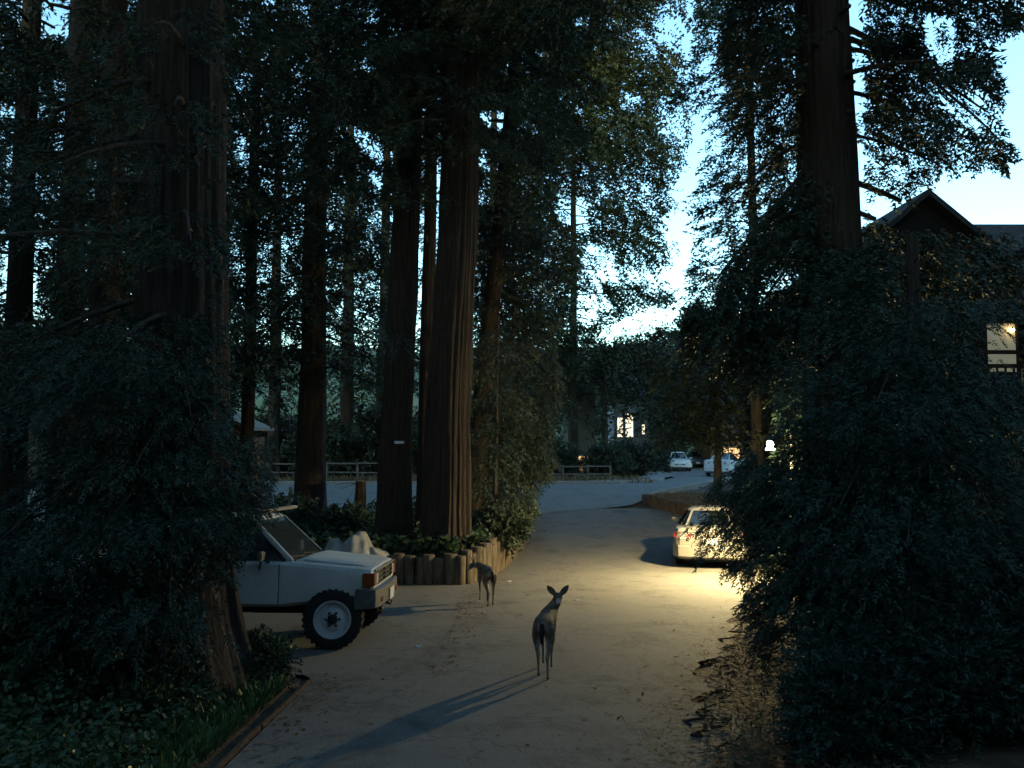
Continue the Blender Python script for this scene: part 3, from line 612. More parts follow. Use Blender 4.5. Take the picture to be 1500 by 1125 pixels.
# ================================================================== VEHICLES
def ringm(half):
    """mirror a half section of (y,z) given from the bottom centre round to the top centre"""
    return half + [(-y, z) for y, z in half[::-1] if abs(y) > 1e-6]
def cyl_cutter(x, z, r, y0, y1):
    mb = MB(); mb.lathe([(y0, r), (y1, r)], 40, 'Y', (x, 0, z)); return mb.build('cutter', None)
def wheel(parent, x, y, z, r, wd, kind, steer=0.0):
    s = 1 if y > 0 else -1; k = wd / 2
    prof = [(-k * .9, r * .60), (-k, r * .72), (-k * .95, r * .88), (-k * .78, r * .97), (-k * .4, r), (0, r * 1.003), (k * .4, r), (k * .78, r * .97), (k * .95, r * .88), (k, r * .72), (k * .9, r * .60), (0, r * .56)]
    mb = MB(); mb.lathe(prof + [prof[0]], 44, cap=False)
    if kind == 'truck':
        for q in range(30):                                        # tread lugs
            a = 6.2832 * q / 30
            for side, off in ((-1, 0), (1, .1)):
                rot = Matrix.Rotation(-(a + off) + math.pi / 2, 3, 'Y')
                mb.box((r * 1.0 * math.cos(a + off), side * k * .62, r * 1.0 * math.sin(a + off)), (r * .11, k * .62, .012), rot)
    w_ = mb.build('wheel', M['rubber'], parent, smooth=True, loc=(x, y, z), rz=steer)
    rp = [(-s * k * .2, r * .63), (s * k * .84, r * .645), (s * k * .98, r * .63), (s * k * .92, r * .57), (s * k * .45, r * .53), (s * k * .4, r * .43), (s * k * .66, r * .31), (s * k * .66, r * .18), (s * k * .66, r * .02)]
    if kind != 'truck': rp = [(-s * k * .2, r * .62), (s * k * .85, r * .62), (s * k * .9, r * .6), (s * k * .6, r * .55), (s * k * .72, r * .2), (s * k * .74, r * .02)]
    rm = MB().lathe(rp, 40).build('rim', M['rim' if kind == 'truck' else 'alloy'], w_, smooth=True)
    hb_ = MB().lathe([(s * k * .6, r * .175), (s * k * .95, r * .16), (s * k * 1.02, r * .10), (s * k * 1.02, r * .005)], 20)
    for q in range(6):
        a = 6.2832 * q / 6; hb_.lathe([(s * k * .6, r * .045), (s * k * .86, r * .04), (s * k * .87, r * .004)], 8, 'Y', (r * .235 * math.cos(a), 0, r * .235 * math.sin(a)))
    hb_.build('hub', M['black' if kind == 'truck' else 'alloy'], w_, smooth=True)
    return w_
def flat(parent, name, pts, th, mat, axis, bevel=0.004):
    """thin plate from 3D outline points, thickened along axis vector"""
    a = Vector(axis).normalized() * th
    return MB().loft([[Vector(p) for p in pts], [Vector(p) + a for p in pts]]).build(name, M[mat], parent, bevel=bevel, smooth=True)

def pickup():
    a = at(476, 900, 10.25); y0 = 10.25 + 0.84; base = np.array((a[0], y0, zg(y0) + 0.005))
    T = thing('pickup_truck', 'old white pickup with big black tyres and amber corner lamp', 'pickup', base, (math.atan2(zg(12) - zg(10), 2.0), 0, R(-1.0)))
    def sec(x, w, zb, zs, zt): return [(x, y, z) for y, z in ringm([(0, zb), (w - .12, zb), (w - .03, zb + .05), (w - .005, zb + .2), (w, (zb + zs) / 2 + .1), (w - .004, zs - .02), (w - .03, zs + .018), (w - .075, zs + .03), (w - .3, zt), (0, zt + .012)])]
    body = MB().loft([sec(.585, .74, .74, .945, .985), sec(.60, .77, .72, .94, .98), sec(.57, .80, .68, .965, 1.005), sec(.40, .815, .60, .985, 1.03), sec(.0, .82, .56, 1.02, 1.065), sec(-.40, .82, .53, 1.055, 1.105), sec(-.47, .82, .52, 1.06, 1.075), sec(-.62, .82, .51, 1.065, 1.078), sec(-1.80, .815, .51, 1.07, 1.078), sec(-1.86, .80, .52, 1.06, 1.07)]).build('body', M['truckpaint'], T, smooth=True)
    boolean_cut(body, [cyl_cutter(0.09, .43, .465, -1.2, -.42), cyl_cutter(0.09, .43, .465, .42, 1.2)])
    # hood, sits a little proud with a seam round it
    rows_ = []
    for x, zt, w in ((.575, .992, .60), (.40, 1.034, .645), (.0, 1.069, .655), (-.34, 1.103, .65)):
        rows_.append([(x, -w, zt - .004), (x, -w + .03, zt + .012), (x, -.3, zt + .020), (x, 0, zt + .024), (x, .3, zt + .020), (x, w - .03, zt + .012), (x, w, zt - .004)])
    MB().loft(rows_, cap=False, closed=False).build('hood', M['truckpaint'], T, smooth='all')
    # cab: roof, pillars, windows
    A0, A1 = (-.46, .735, 1.08), (-1.02, .635, 1.605); B0, B1 = (-1.78, .735, 1.08), (-1.70, .635, 1.61)
    rf = []
    for x, z, w in ((-.985, 1.600, .60), (-1.0, 1.628, .635), (-1.06, 1.650, .648), (-1.4, 1.662, .652), (-1.66, 1.652, .645), (-1.72, 1.625, .63), (-1.73, 1.60, .60)):
        rf.append([(x, y, zz_) for y, zz_ in ringm([(0, z - .035), (w - .02, z - .035), (w, z - .015), (w - .05, z), (w * .5, z + .012), (0, z + .016)])])
    MB().loft(rf).build('roof', M['truckpaint'], T, smooth='all')
    for s in (-1, 1):
        m_ = lambda p: (p[0], s * p[1], p[2])
        MB().bar(m_(A0), m_(A1), .05, .065).build('pillar', M['truckpaint'], T, bevel=.012)
        MB().bar(m_(B0), m_(B1), .06, .12).build('pillar', M['truckpaint'], T, bevel=.012)
        # door, its window with black frame, handle and mirror
        d = flat(T, 'door', [(-.60, s * .822, .56), (-.60, s * .826, .80), (-.60, s * .822, 1.055), (-1.66, s * .822, 1.06), (-1.66, s * .826, .80), (-1.66, s * .822, .56)], .006 * 1, 'truckpaint', (0, s, 0), .002)
        flat(d, 'window', [(-.60, s * .745, 1.085), (-1.05, s * .652, 1.585), (-1.64, s * .652, 1.59), (-1.66, s * .745, 1.085)], .006, 'glass', (0, s, 0), 0)
        MB().bar((-.56, s * .757, 1.085), (-1.04, s * .665, 1.60), .022, .03).build('window_frame', M['black'], d, bevel=.004)
        MB().bar((-.56, s * .765, 1.078), (-1.70, s * .765, 1.080), .02, .025).build('window_frame', M['black'], d, bevel=.004)
        for xs_ in (-.60, -1.66): MB().box((xs_, s * .8275, .81), (.010, .006, .50)).build('door_seam', M['black'], d)
        MB().box((-1.13, s * .8275, .557), (1.06, .006, .010)).build('door_seam', M['black'], d)
        MB().box((-1.52, s * .84, .97), (.14, .02, .03)).build('handle', M['black'], d, bevel=.006)
        mr = MB(); mr.box((-.80, s * .93, 1.17), (.06, .16, .12)); mr.build('mirror', M['chrome'], d, bevel=.014)
        mr = MB(); mr.bar((-.74, s * .80, 1.075), (-.79, s * .90, 1.13), .022); mr.bar((-.86, s * .82, 1.0), (-.80, s * .92, 1.12), .02); mr.build('mirror_arm', M['black'], d)
    flat(T, 'windshield', [(-.455, -.70, 1.09), (-1.0, -.60, 1.60), (-1.0, .60, 1.60), (-.455, .70, 1.09)], .008, 'glass', (1, 0, 1), 0)
    sl = MB()
    for y in (-.705, .705): sl.bar((-.44, y, 1.085), (-.995, y * .86, 1.605), .022)
    sl.bar((-.44, -.7, 1.088), (-.44, .7, 1.088), .025); sl.bar((-1.0, -.6, 1.605), (-1.0, .6, 1.605), .025); sl.build('windshield_seal', M['black'], T)
    flat(T, 'rear_window', [(-1.765, -.62, 1.14), (-1.72, -.56, 1.55), (-1.72, .56, 1.55), (-1.765, .62, 1.14)], .008, 'glass', (-1, 0, 0), 0)
    bk = MB(); bk.box((-1.80, 0, 1.08), (.08, 1.45, .12)); bk.box((-1.74, 0, 1.585), (.06, 1.2, .06)); bk.build('rear_wall', M['truckpaint'], T, bevel=.01)
    for y in (-.25, .30):
        w_ = MB(); w_.bar((-.42, y, 1.115), (-.50, y - .38, 1.145), .016, .012); w_.bar((-.40, y, 1.11), (-.45, y - .1, 1.13), .012); w_.build('wiper', M['black'], T)
    st = MB(); st.box((-1.45, 0, .92), (.5, 1.3, .18)); st.box((-1.66, 0, 1.15), (.14, 1.3, .42), Matrix.Rotation(R(-8), 3, 'Y')); st.build('seat', M['cloth'], T, bevel=.04)
    ds = MB(); ds.box((-.62, 0, 1.02), (.26, 1.36, .12)); ds.build('dashboard', M['black'], T, bevel=.03)
    sw = MB(); sw.lathe([(-.012, .165), (0, .18), (.012, .165), (0, .152), (-.012, .165)], 24, 'X', cap=False); sw.box((0, 0, 0), (.02, .31, .03)); sw_ = sw.build('steering_wheel', M['black'], T, smooth=True, loc=(-.92, .36, 1.09)); sw_.rotation_euler.y = R(-25)
    # front: grille, lamps, bumper
    gr = MB()
    for z in (.955, .90, .845, .79): gr.box((.604, 0, z), (.03, 1.02, .018))
    for y in (-.51, .0, .51): gr.box((.603, y, .87), (.028, .03, .18))
    gr.box((.585, 0, .87), (.02, 1.04, .2)); gr.build('grille', M['black'], T, bevel=.004)
    MB().box((.612, 0, .972), (.035, 1.44, .022)).build('grille_trim', M['chrome'], T, bevel=.006)
    for s in (-1, 1):
        h = MB(); h.box((.605, s * .60, .865), (.035, .165, .165)); h.build('headlight', M['lens'], T, bevel=.02)
        cl = MB(); cl.box((.535, s * .812, .865), (.13, .045, .165)); cl.box((.600, s * .760, .865), (.045, .12, .162)); cl.build('corner_lamp', M['amber'], T, bevel=.008)
        MB().box((.684, s * .56, .60), (.02, .15, .06)).build('turn_signal', M['amber'], T, bevel=.006)
    bp_ = []
    for y, x in ((-.85, .42), (-.84, .56), (-.79, .635), (-.66, .675), (0, .69), (.66, .675), (.79, .635), (.84, .56), (.85, .42)):
        bp_.append([(x - .03, y, .505), (x, y, .52), (x + .004, y, .62), (x, y, .735), (x - .03, y, .755), (x - .05, y, .60)])
    MB().loft(bp_).build('front_bumper', M['bumper'], T, smooth=True)
    MB().box((.54, 0, .60), (.20, 1.5, .12)).build('bumper_core', M['black'], T, bevel=.02)
    MB().box((.704, .05, .60), (.012, .31, .155)).build('number_plate', M['plate'], T, bevel=.004)
    for y in (-.36, .36): MB().tube([(.50, y, .48), (.62, y, .47), (.66, y, .44), (.64, y, .40), (.59, y, .41)], .016, 6).build('tow_hook', M['black'], T, smooth='all')
    # bed
    bd = MB()
    for s in (-1, 1): bd.box((-2.77, s * .79, .85), (1.72, .06, .58))
    bd.box((-1.94, 0, .85), (.05, 1.52, .56)); bd.box((-2.77, 0, .62), (1.7, 1.52, .05)); bd_ = bd.build('cargo_bed', M['truckpaint'], T, bevel=.012)
    tg = MB(); tg.box((-3.61, 0, .86), (.05, 1.5, .52)); tg.build('tailgate', M['truckpaint'], T, bevel=.012)
    for s in (-1, 1): MB().lathe([(s * .80, .47), (s * .828, .47), (s * .828, .42), (s * .80, .42), (s * .80, .47)], 30, 'Y', (-2.6, 0, .42), cap=False).build('rear_arch', M['black'], T, smooth=True)
    for s in (-1, 1): MB().box((-3.63, s * .70, .84), (.03, .12, .28)).build('tail_lamp', M['redlens'], T, bevel=.008)
    MB().box((-3.72, 0, .58), (.10, 1.5, .14)).build('rear_bumper', M['chrome'], T, bevel=.02)
    ch_ = MB()
    for s in (-1, 1): ch_.box((-1.5, s * .40, .46), (4.2, .09, .12))
    ch_.tube([(0, -.7, .38), (0, .7, .38)], .05, 8); ch_.tube([(-2.6, -.7, .38), (-2.6, .7, .38)], .055, 8); ch_.box((-2.6, -.1, .38), (.26, .26, .24)); ch_.box((0, .22, .38), (.26, .26, .24)); ch_.box((-.75, -.1, .47), (.7, .4, .2)); ch_.tube([(-.5, .3, .42), (-3.5, .35, .42)], .04, 8)
    ch_.box((-.02, 0, .72), (.9, .8, .5)); ch_.build('chassis', M['under'], T, bevel=.01)
    for x in (.09, -2.6):
        for s in (-1, 1): wheel(T, x, s * .72, .375, .375, .24, 'truck', R(5) if x > 0 else 0)
    # board lying across the cab roof
    R_ = T.matrix_basis
    pb = thing('wooden_board', 'pale weathered board lying across the cab roof of the pickup', 'board', R_ @ Vector((-1.10, .1, 1.69)), T.rotation_euler)
    MB().bar((-.02, -.15, .008), (.03, 1.30, .028), .10, .045).build('plank', M['board'], pb, bevel=.005)
    return T

def sedan(name, label, loc, heading, paint, plate_txt=None, slope=0.0, old=False):
    """heading: angle of the nose, measured from +X"""
    T = thing(name, label, 'car', loc, (0, -slope, heading))
    def sec(x, w, zb, zt, cr=.03): return [(x, y, z) for y, z in ringm([(0, zb), (w * .84, zb), (w * .96, zb + .06), (w, zb + .22), (w, zb + (zt - zb) * .62), (w * .975, zt - .10), (w * .93, zt - .035), (w * .82, zt), (w * .4, zt + cr * .7), (0, zt + cr)])]
    b = .02 if old else 0.0
    body = MB().loft([sec(-2.27, .60, .40, .74), sec(-2.25, .70, .34, .90, .02), sec(-2.17, .79, .27, .985, .02), sec(-1.95, .845, .22, 1.0, .03), sec(-1.5, .87, .20, .985, .03), sec(-.6, .875, .18, .93, .0), sec(.5, .87, .18, .91, .0), sec(.95, .865, .19, .90, .03), sec(1.5, .85, .20, .84, .04), sec(1.95, .81, .23, .745, .04), sec(2.15, .74, .28, .66, .03), sec(2.24, .62, .34, .56, .02)]).build('body', M[paint], T, smooth=True)
    boolean_cut(body, [cyl_cutter(1.36, .31, .365, -1.2, -.5), cyl_cutter(1.36, .31, .365, .5, 1.2), cyl_cutter(-1.34, .31, .365, -1.2, -.5), cyl_cutter(-1.34, .31, .365, .5, 1.2)])
    # glasshouse
    lo = [(.95, .0), (.86, .60), (.55, .755), (-.6, .775), (-1.45, .735), (-1.72, .58), (-1.80, 0)]; hi = [(.12, 0), (.06, .40), (-.1, .49), (-.45, .515), (-.70, .485), (-.80, .39), (-.84, 0)]
    def full(h, z): return [(x, y, z - .03 * abs(y)) for x, y in h] + [(x, -y, z - .03 * abs(y)) for x, y in h[::-1] if y > 0]
    MB().loft([full(lo, .90), full(hi, 1.325)]).build('glasshouse', M['carglass'], T, smooth=False)
    MB().loft([full([(x * 1.0 + (.03 if x > 0 else -.03), y + (.02 if y else 0)) for x, y in hi], 1.315), full([(x, y) for x, y in hi], 1.345), full([(-.5 + (x + .5) * .88, y * .86) for x, y in hi], 1.375), full([(-.5 + (x + .5) * .6, y * .5) for x, y in hi], 1.395)]).build('roof', M[paint], T, smooth=True)
    for s in (-1, 1):
        for a_, c_ in ((lo[1], hi[1]), (lo[5], hi[5])):
            MB().bar((a_[0], s * (a_[1] + .01), .91), (c_[0], s * (c_[1] + .01), 1.32), .05, .06).build('pillar', M[paint], T, bevel=.01)
        MB().bar((-.28, s * .775, .91), (-.36, s * .535, 1.32), .06, .03).build('pillar', M['black'], T)
        MB().box((.62, s * .885, .935), (.10, .19, .10)).build('mirror', M[paint], T, bevel=.025)
        # lamps wrap round the corners
        MB().loft([[(-2.275, s * .44, .86), (-2.285, s * .44, .74), (-2.25, s * .72, .73), (-2.06, s * .862, .76), (-2.06, s * .855, .87), (-2.22, s * .745, .90)], [(-2.2, s * .44, .86), (-2.2, s * .44, .74), (-2.15, s * .70, .73), (-2.04, s * .82, .76), (-2.04, s * .82, .87), (-2.12, s * .71, .90)]]).build('tail_lamp', M['redlens'], T, bevel=.006, smooth=True)
        MB().loft([[(-2.293, s * .46, .795), (-2.293, s * .46, .755), (-2.265, s * .70, .745), (-2.262, s * .70, .785)], [(-2.25, s * .46, .795), (-2.25, s * .46, .755), (-2.2, s * .70, .745), (-2.2, s * .70, .785)]]).build('reverse_lamp', M['lens'], T)
        MB().loft([[(2.255, s * .40, .62), (2.255, s * .40, .53), (2.20, s * .66, .53), (2.05, s * .79, .56), (2.05, s * .775, .66), (2.17, s * .66, .65)], [(2.1, s * .40, .62), (2.1, s * .40, .53), (2.05, s * .62, .53), (1.95, s * .73, .56), (1.95, s * .73, .66), (2.05, s * .62, .65)]]).build('headlight', M['lens'], T, bevel=.008)
        for x in (1.36, -1.34): wheel(T, x, s * .745, .31, .31, .20, 'car')
    rb_ = [[(x - .06, y, .30), (x, y, .33), (x + .0, y, .52), (x - .05, y, .56), (x - .2, y, .45)] for y, x in ((-.86, 1.95), (-.76, 2.18), (-.45, 2.29), (0, 2.32), (.45, 2.29), (.76, 2.18), (.86, 1.95))]
    MB().loft(rb_).build('front_bumper', M[paint], T, smooth=True)
    rb_ = [[(x + .06, y, .30), (x, y, .33), (x, y, .56), (x + .05, y, .60), (x + .2, y, .45)] for y, x in ((-.885, -1.80), (-.86, -2.05), (-.74, -2.26), (-.4, -2.34), (0, -2.35), (.4, -2.34), (.74, -2.26), (.86, -2.05), (.885, -1.80))]
    MB().loft(rb_).build('rear_bumper', M[paint], T, smooth=True)
    MB().box((2.30, 0, .50), (.04, .7, .07)).build('grille', M['black'], T, bevel=.01)
    MB().box((2.325, 0, .43), (.02, .31, .15)).build('number_plate', M['plate'], T)
    MB().box((-2.30, 0, .70), (.03, .31, .15)).build('number_plate', M['plate'], T)
    tl = MB()
    for y0, y1 in ((-.70, .70),): tl.bar((-2.255, y0, .905), (-2.255, y1, .905), .008, .006)
    tl.build('trunk_seam', M['black'], T)
    un = MB(); un.box((0, 0, .24), (3.9, 1.3, .12)); un.build('underbody', M['under'], T); 
    return T
pickup()
hd = R(90 - 13); rc = np.array((4.72, 19.25)); ctr = rc + 2.3 * np.array((math.cos(hd), math.sin(hd)))
sedan('parked_car', 'silver sedan parked in the lamplight behind the conifer branches', (ctr[0], ctr[1], zg(ctr[1]) + .012), hd, 'silver', slope=math.atan2(zg(23.5) - zg(20.5), 3))
p = at(1002, 690, 52.5); sl_ = lambda y: math.atan2(zg(y + 2) - zg(y - 2), 4)
xw = at(1003, 690, 57)[0]; sedan('parked_car', 'white sedan parked at the far kerb facing the camera', (xw, 59.3, zg(59.3) + .02), R(-98), 'white', slope=-sl_(59.3))
p = at(1026, 684, 66); sedan('parked_car', 'dark car parked behind the far white sedan', (p[0] + .15, 68, zg(68) + .02), R(-100), 'darkpaint', slope=-sl_(68))
p = at(1070, 690, 48); sedan('parked_car', 'pale blue car half hidden behind the island tree', (p[0], 49, zg(49) + .02), R(62), 'bluepaint', slope=sl_(49))

# ================================================================== BUILDINGS AND STREET FURNITURE
def lamp_post(px, py, Yd):
    p = at(px, py, Yd); b = np.array((p[0], p[1], zg(Yd) + .1)); h = p[2] - b[2]
    T = thing('lamp_post', 'lit lamp post glowing through the branches above the silver sedan', 'lamp', b)
    ox, oy = .55, .25
    MB().lathe([(-.2, .09), (.12, .09), (.16, .055), (h + .25, .04)], 14, 'Z', (ox, oy, 0)).build('post', M['black'], T, smooth=True)
    MB().tube([(ox, oy, h + .2), (ox * .9, oy * .9, h + .36), (ox * .5, oy * .5, h + .42), (.06, .03, h + .36), (0, 0, h + .22)], [.03, .028, .025, .022, .02], 8).build('arm', M['black'], T, smooth='all')
    MB().lathe([(-.05, .012), (-.045, .04), (-.02, .065), (.02, .072), (.06, .06), (.09, .03), (.10, .008)], 12, 'Z').build('bulb', M['bulb'], T, smooth='all', loc=(0, 0, h + .01))
    MB().lathe([(h - .085, .095), (h - .07, .095)], 16, 'Z').build('downlight', M['downlight'], T)
    MB().lathe([(h - .068, .105), (h - .05, .105), (h - .05, .03)], 16, 'Z').build('lamp_plate', M['black'], T)
    MB().lathe([(h + .13, .15), (h + .16, .14), (h + .22, .04), (h + .24, .012)], 14, 'Z').build('cap', M['black'], T, smooth=True)
lamp_post(1128, 653, 17.0)

def rail_fence(name, label, pts_, h, gaps=()):
    b = np.array((pts_[0][0], pts_[0][1], zg(pts_[0][1]))); T = thing(name, label, 'fence', b)
    for q, (x, y) in enumerate(pts_):
        MB().box((x - b[0], y - b[1], zg(y) - b[2] + h / 2 - .1), (.09, .09, h + .25), Matrix.Rotation(RNG.normal(0, .02), 3, 'Y')).build('post', M['greywood'], T, bevel=.012)
        if q + 1 < len(pts_):
            x2, y2 = pts_[q + 1]
            for f in (.97, .52):
                MB().bar((x - b[0], y - b[1] - .07, zg(y) - b[2] + h * f + RNG.normal(0, .012)), (x2 - b[0], y2 - b[1] - .07, zg(y2) - b[2] + h * f + RNG.normal(0, .012)), .045, .065).build('rail', M['greywood'], T, bevel=.008)
px2 = lambda px, Y: (at(px, 700, Y)[0], Y)
rail_fence('rail_fence', 'grey two-rail fence at the street bend right of the planter', [px2(775, 40.2), px2(825, 40.2), px2(861, 40.2), px2(894, 40.4)], .86)
rail_fence('rail_fence', 'grey two-rail fence seen between the trunks above the pickup', [px2(340, 40.6), px2(378, 40.6), px2(434, 40.6), px2(479, 40.6), px2(524, 40.4), px2(578, 40.4)], .98)

def box_house(T, x0, x1, y0, y1, z0, z1, mat):
    return MB().box(((x0 + x1) / 2, (y0 + y1) / 2, (z0 + z1) / 2), (x1 - x0, y1 - y0, z1 - z0)).build('wall', M[mat], T, bevel=.01)
def gable(T, x0, x1, y0, y1, ze, zp, along, mat='shingle', over=.35, name='roof', th=.16):
    """gable roof slabs plus the gable wall triangles"""
    mb = MB()
    if along == 'X':
        ym = (y0 + y1) / 2; k = (zp - ze) / (ym - y0)
        for ya, yb in ((y0 - over, ym), (y1 + over, ym)):
            za = ze - over * k; V = [(x0 - over, ya, za), (x1 + over, ya, za), (x1 + over, yb, zp), (x0 - over, yb, zp)]; mb.loft([V, [(x, y, z + th) for x, y, z in V]])
    else:
        xm = (x0 + x1) / 2; k = (zp - ze) / (xm - x0)
        for xa, xb in ((x0 - over, xm), (x1 + over, xm)):
            za = ze - over * k; V = [(xa, y0 - over, za), (xa, y1, za), (xb, y1, zp), (xb, y0 - over, zp)]; mb.loft([V, [(x, y, z + th) for x, y, z in V]])
    o = mb.build(name, M[mat], T)
    if along == 'X':
        for x in (x0, x1): MB().loft([[(x - .05, y0, ze), (x - .05, y1, ze), (x - .05, (y0 + y1) / 2, zp - .02)], [(x + .05, y0, ze), (x + .05, y1, ze), (x + .05, (y0 + y1) / 2, zp - .02)]]).build('gable_wall', M['darkwood'], T)
    else:
        for y in (y0, y1): MB().loft([[(x0, y - .05, ze), (x1, y - .05, ze), ((x0 + x1) / 2, y - .05, zp - .02)], [(x0, y + .05, ze), (x1, y + .05, ze), ((x0 + x1) / 2, y + .05, zp - .02)]]).build('gable_wall', M['darkwood'], T)
    return o
def window(T, x0, x1, z0, z1, y, pane, mull=1, fmat='darkwood', face=-1):
    fr = MB(); t = .06
    for a_, b_, c_, d_ in ((x0 - t, x1 + t, z0 - t, z0), (x0 - t, x1 + t, z1, z1 + t), (x0 - t, x0, z0, z1), (x1, x1 + t, z0, z1)): fr.box(((a_ + b_) / 2, y + face * .03, (c_ + d_) / 2), (b_ - a_, .08, d_ - c_))
    for q in range(1, mull + 1): fr.box((x0 + (x1 - x0) * q / (mull + 1), y + face * .03, (z0 + z1) / 2), (.035, .05, z1 - z0))
    f = fr.build('window', M[fmat], T); MB().box(((x0 + x1) / 2, y + face * .012, (z0 + z1) / 2), (x1 - x0, .01, z1 - z0)).build('pane', M[pane], f); return f
# big dark house on the right
HY0 = 20.0; hb0 = np.array((at(1360, 600, HY0)[0], HY0, zg(HY0)))
H = thing('dark_house', 'dark shingled house with steep front gable and one lit window', 'house', hb0)
zq = lambda py, Y=HY0: at(750, py, Y)[2] - hb0[2]; xq = lambda px, Y=HY0: at(px, 600, Y)[0] - hb0[0]
hw = 2.2; zp_ = zq(292); ze_ = zp_ - hw * .86
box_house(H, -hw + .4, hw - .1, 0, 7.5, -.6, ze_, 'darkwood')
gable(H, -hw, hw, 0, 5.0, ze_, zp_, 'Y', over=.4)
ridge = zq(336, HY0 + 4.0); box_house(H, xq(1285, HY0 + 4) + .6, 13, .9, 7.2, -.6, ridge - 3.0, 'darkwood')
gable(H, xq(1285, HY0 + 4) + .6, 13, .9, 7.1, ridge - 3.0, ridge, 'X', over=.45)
f = window(H, xq(1441), xq(1491), zq(545), zq(474), 0, 'dimwin', 0); f['label'] = 'lit window with a bright bulb inside'
MB().lathe([(-.05, .01), (-.03, .045), (0, .055), (.03, .045), (.05, .01)], 10, 'Z', (xq(1484), -.10, zq(484))).build('wall_bulb', M['spot'], H, smooth='all')
window(H, xq(1345), xq(1395), zq(545), zq(478), 0, 'carglass', 1)
window(H, xq(1535), xq(1585), zq(545), zq(478), .85, 'carglass', 1)
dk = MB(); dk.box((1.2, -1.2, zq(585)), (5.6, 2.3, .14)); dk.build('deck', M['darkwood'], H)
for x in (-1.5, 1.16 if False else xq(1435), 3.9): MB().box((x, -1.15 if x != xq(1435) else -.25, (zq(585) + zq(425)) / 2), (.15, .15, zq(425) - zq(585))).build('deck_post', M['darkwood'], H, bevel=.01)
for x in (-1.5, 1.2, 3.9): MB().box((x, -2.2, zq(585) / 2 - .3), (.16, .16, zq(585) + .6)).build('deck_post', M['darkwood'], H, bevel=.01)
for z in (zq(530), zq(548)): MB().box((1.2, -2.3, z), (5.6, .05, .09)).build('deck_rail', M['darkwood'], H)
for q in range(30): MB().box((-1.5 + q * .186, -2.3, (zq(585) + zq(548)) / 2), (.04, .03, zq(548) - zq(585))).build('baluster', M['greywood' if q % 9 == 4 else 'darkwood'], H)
# small shed by the left trunks
b = at(345, 690, 27.0); b[2] = zg(27); S = thing('shed', 'small orange wooden shed with pale sloping roof behind the pickup', 'shed', b)
z_ = lambda py: at(750, py, 27)[2] - b[2]; x_ = lambda px: at(px, 600, 27)[0] - b[0]
box_house(S, x_(298), x_(362), 0, 2.0, -.4, z_(640), 'cabin')
V = [(x_(285), -.35, z_(592)), (x_(373), -.35, z_(631)), (x_(373), 2.3, z_(631)), (x_(285), 2.3, z_(592))]; MB().loft([V, [(x, y, z + .10) for x, y, z in V]]).build('roof', M['board'], S, bevel=.01)
gwb = MB(); gwb.loft([[(x_(298), -.0, z_(640)), (x_(362), -.0, z_(640)), (x_(362), 0, z_(629)), (x_(298), 0, z_(600))], [(x_(298), .1, z_(640)), (x_(362), .1, z_(640)), (x_(362), .1, z_(629)), (x_(298), .1, z_(600))]]); gwb.build('gable_wall', M['cabin'], S)
MB().box((x_(352), -.02, z_(668)), (.5, .04, 1.0)).build('door', M['darkwood'], S)
# pale house beyond the bend
b = at(915, 680, 66); b[2] = zg(66); Hh = thing('pale_house', 'pale house beyond the street bend, glowing panes standing in for its lit facade', 'house', b)
z_ = lambda py: at(750, py, 66)[2] - b[2]; x_ = lambda px: at(px, 600, 66)[0] - b[0]
box_house(Hh, x_(899), x_(950), 0, 7, -.5, z_(585), 'siding'); gable(Hh, x_(899), x_(950), 0, 7, z_(585), z_(545), 'X')
window(Hh, x_(916), x_(927), z_(640), z_(606), 0, 'whitewin', 0, 'siding'); window(Hh, x_(904), x_(912), z_(640), z_(612), 0, 'whitewin', 1, 'siding'); window(Hh, x_(940), x_(944), z_(636), z_(622), 0, 'whitewin', 0, 'siding')  # panes glow in place of the lamplit facade
MB().box(((x_(900) + x_(932)) / 2, -.5, z_(650)), (x_(932) - x_(900), 1.0, .15)).build('porch', M['siding'], Hh)
# beige house seen under the ivy tree
b = at(845, 690, 58); b[2] = zg(58); Hb = thing('beige_house', 'beige house with a glowing ground floor behind the rail fence', 'house', b)
z_ = lambda py: at(750, py, 58)[2] - b[2]; x_ = lambda px: at(px, 600, 58)[0] - b[0]
box_house(Hb, x_(832), x_(872), 0, 6, -.5, z_(575), 'beige'); gable(Hb, x_(832), x_(872), 0, 6, z_(575), z_(540), 'X')
window(Hb, x_(847), x_(861), z_(700), z_(668), 0, 'warmwin', 1, 'siding'); window(Hb, x_(832), x_(838), z_(692), z_(664), 0, 'warmwin', 0, 'siding')
# orange-lit house behind the island tree, and one far left
b = at(1075, 680, 64); b[2] = zg(64); Ho = thing('brown_house', 'brown house with orange windows behind the pale blue car', 'house', b)
z_ = lambda py: at(750, py, 64)[2] - b[2]; x_ = lambda px: at(px, 600, 64)[0] - b[0]
box_house(Ho, x_(1040), x_(1125), 0, 6, -.5, z_(615), 'cabin'); gable(Ho, x_(1040), x_(1125), 0, 6, z_(615), z_(580), 'X')
window(Ho, x_(1058), x_(1082), z_(672), z_(656), 0, 'warmwin', 2); window(Ho, x_(1046), x_(1053), z_(668), z_(658), 0, 'warmwin', 0)
b = at(5, 640, 38); b[2] = zg(38); Hl = thing('hidden_house', 'house hidden in the trees at the far left with one orange window', 'house', b)
z_ = lambda py: at(750, py, 38)[2] - b[2]; x_ = lambda px: at(px, 600, 38)[0] - b[0]
box_house(Hl, x_(-140), x_(80), 0, 6, -.5, z_(520), 'darkwood'); gable(Hl, x_(-140), x_(80), 0, 6, z_(520), z_(470), 'X'); window(Hl, x_(3), x_(14), z_(572), z_(562), 0, 'whitewin', 0)
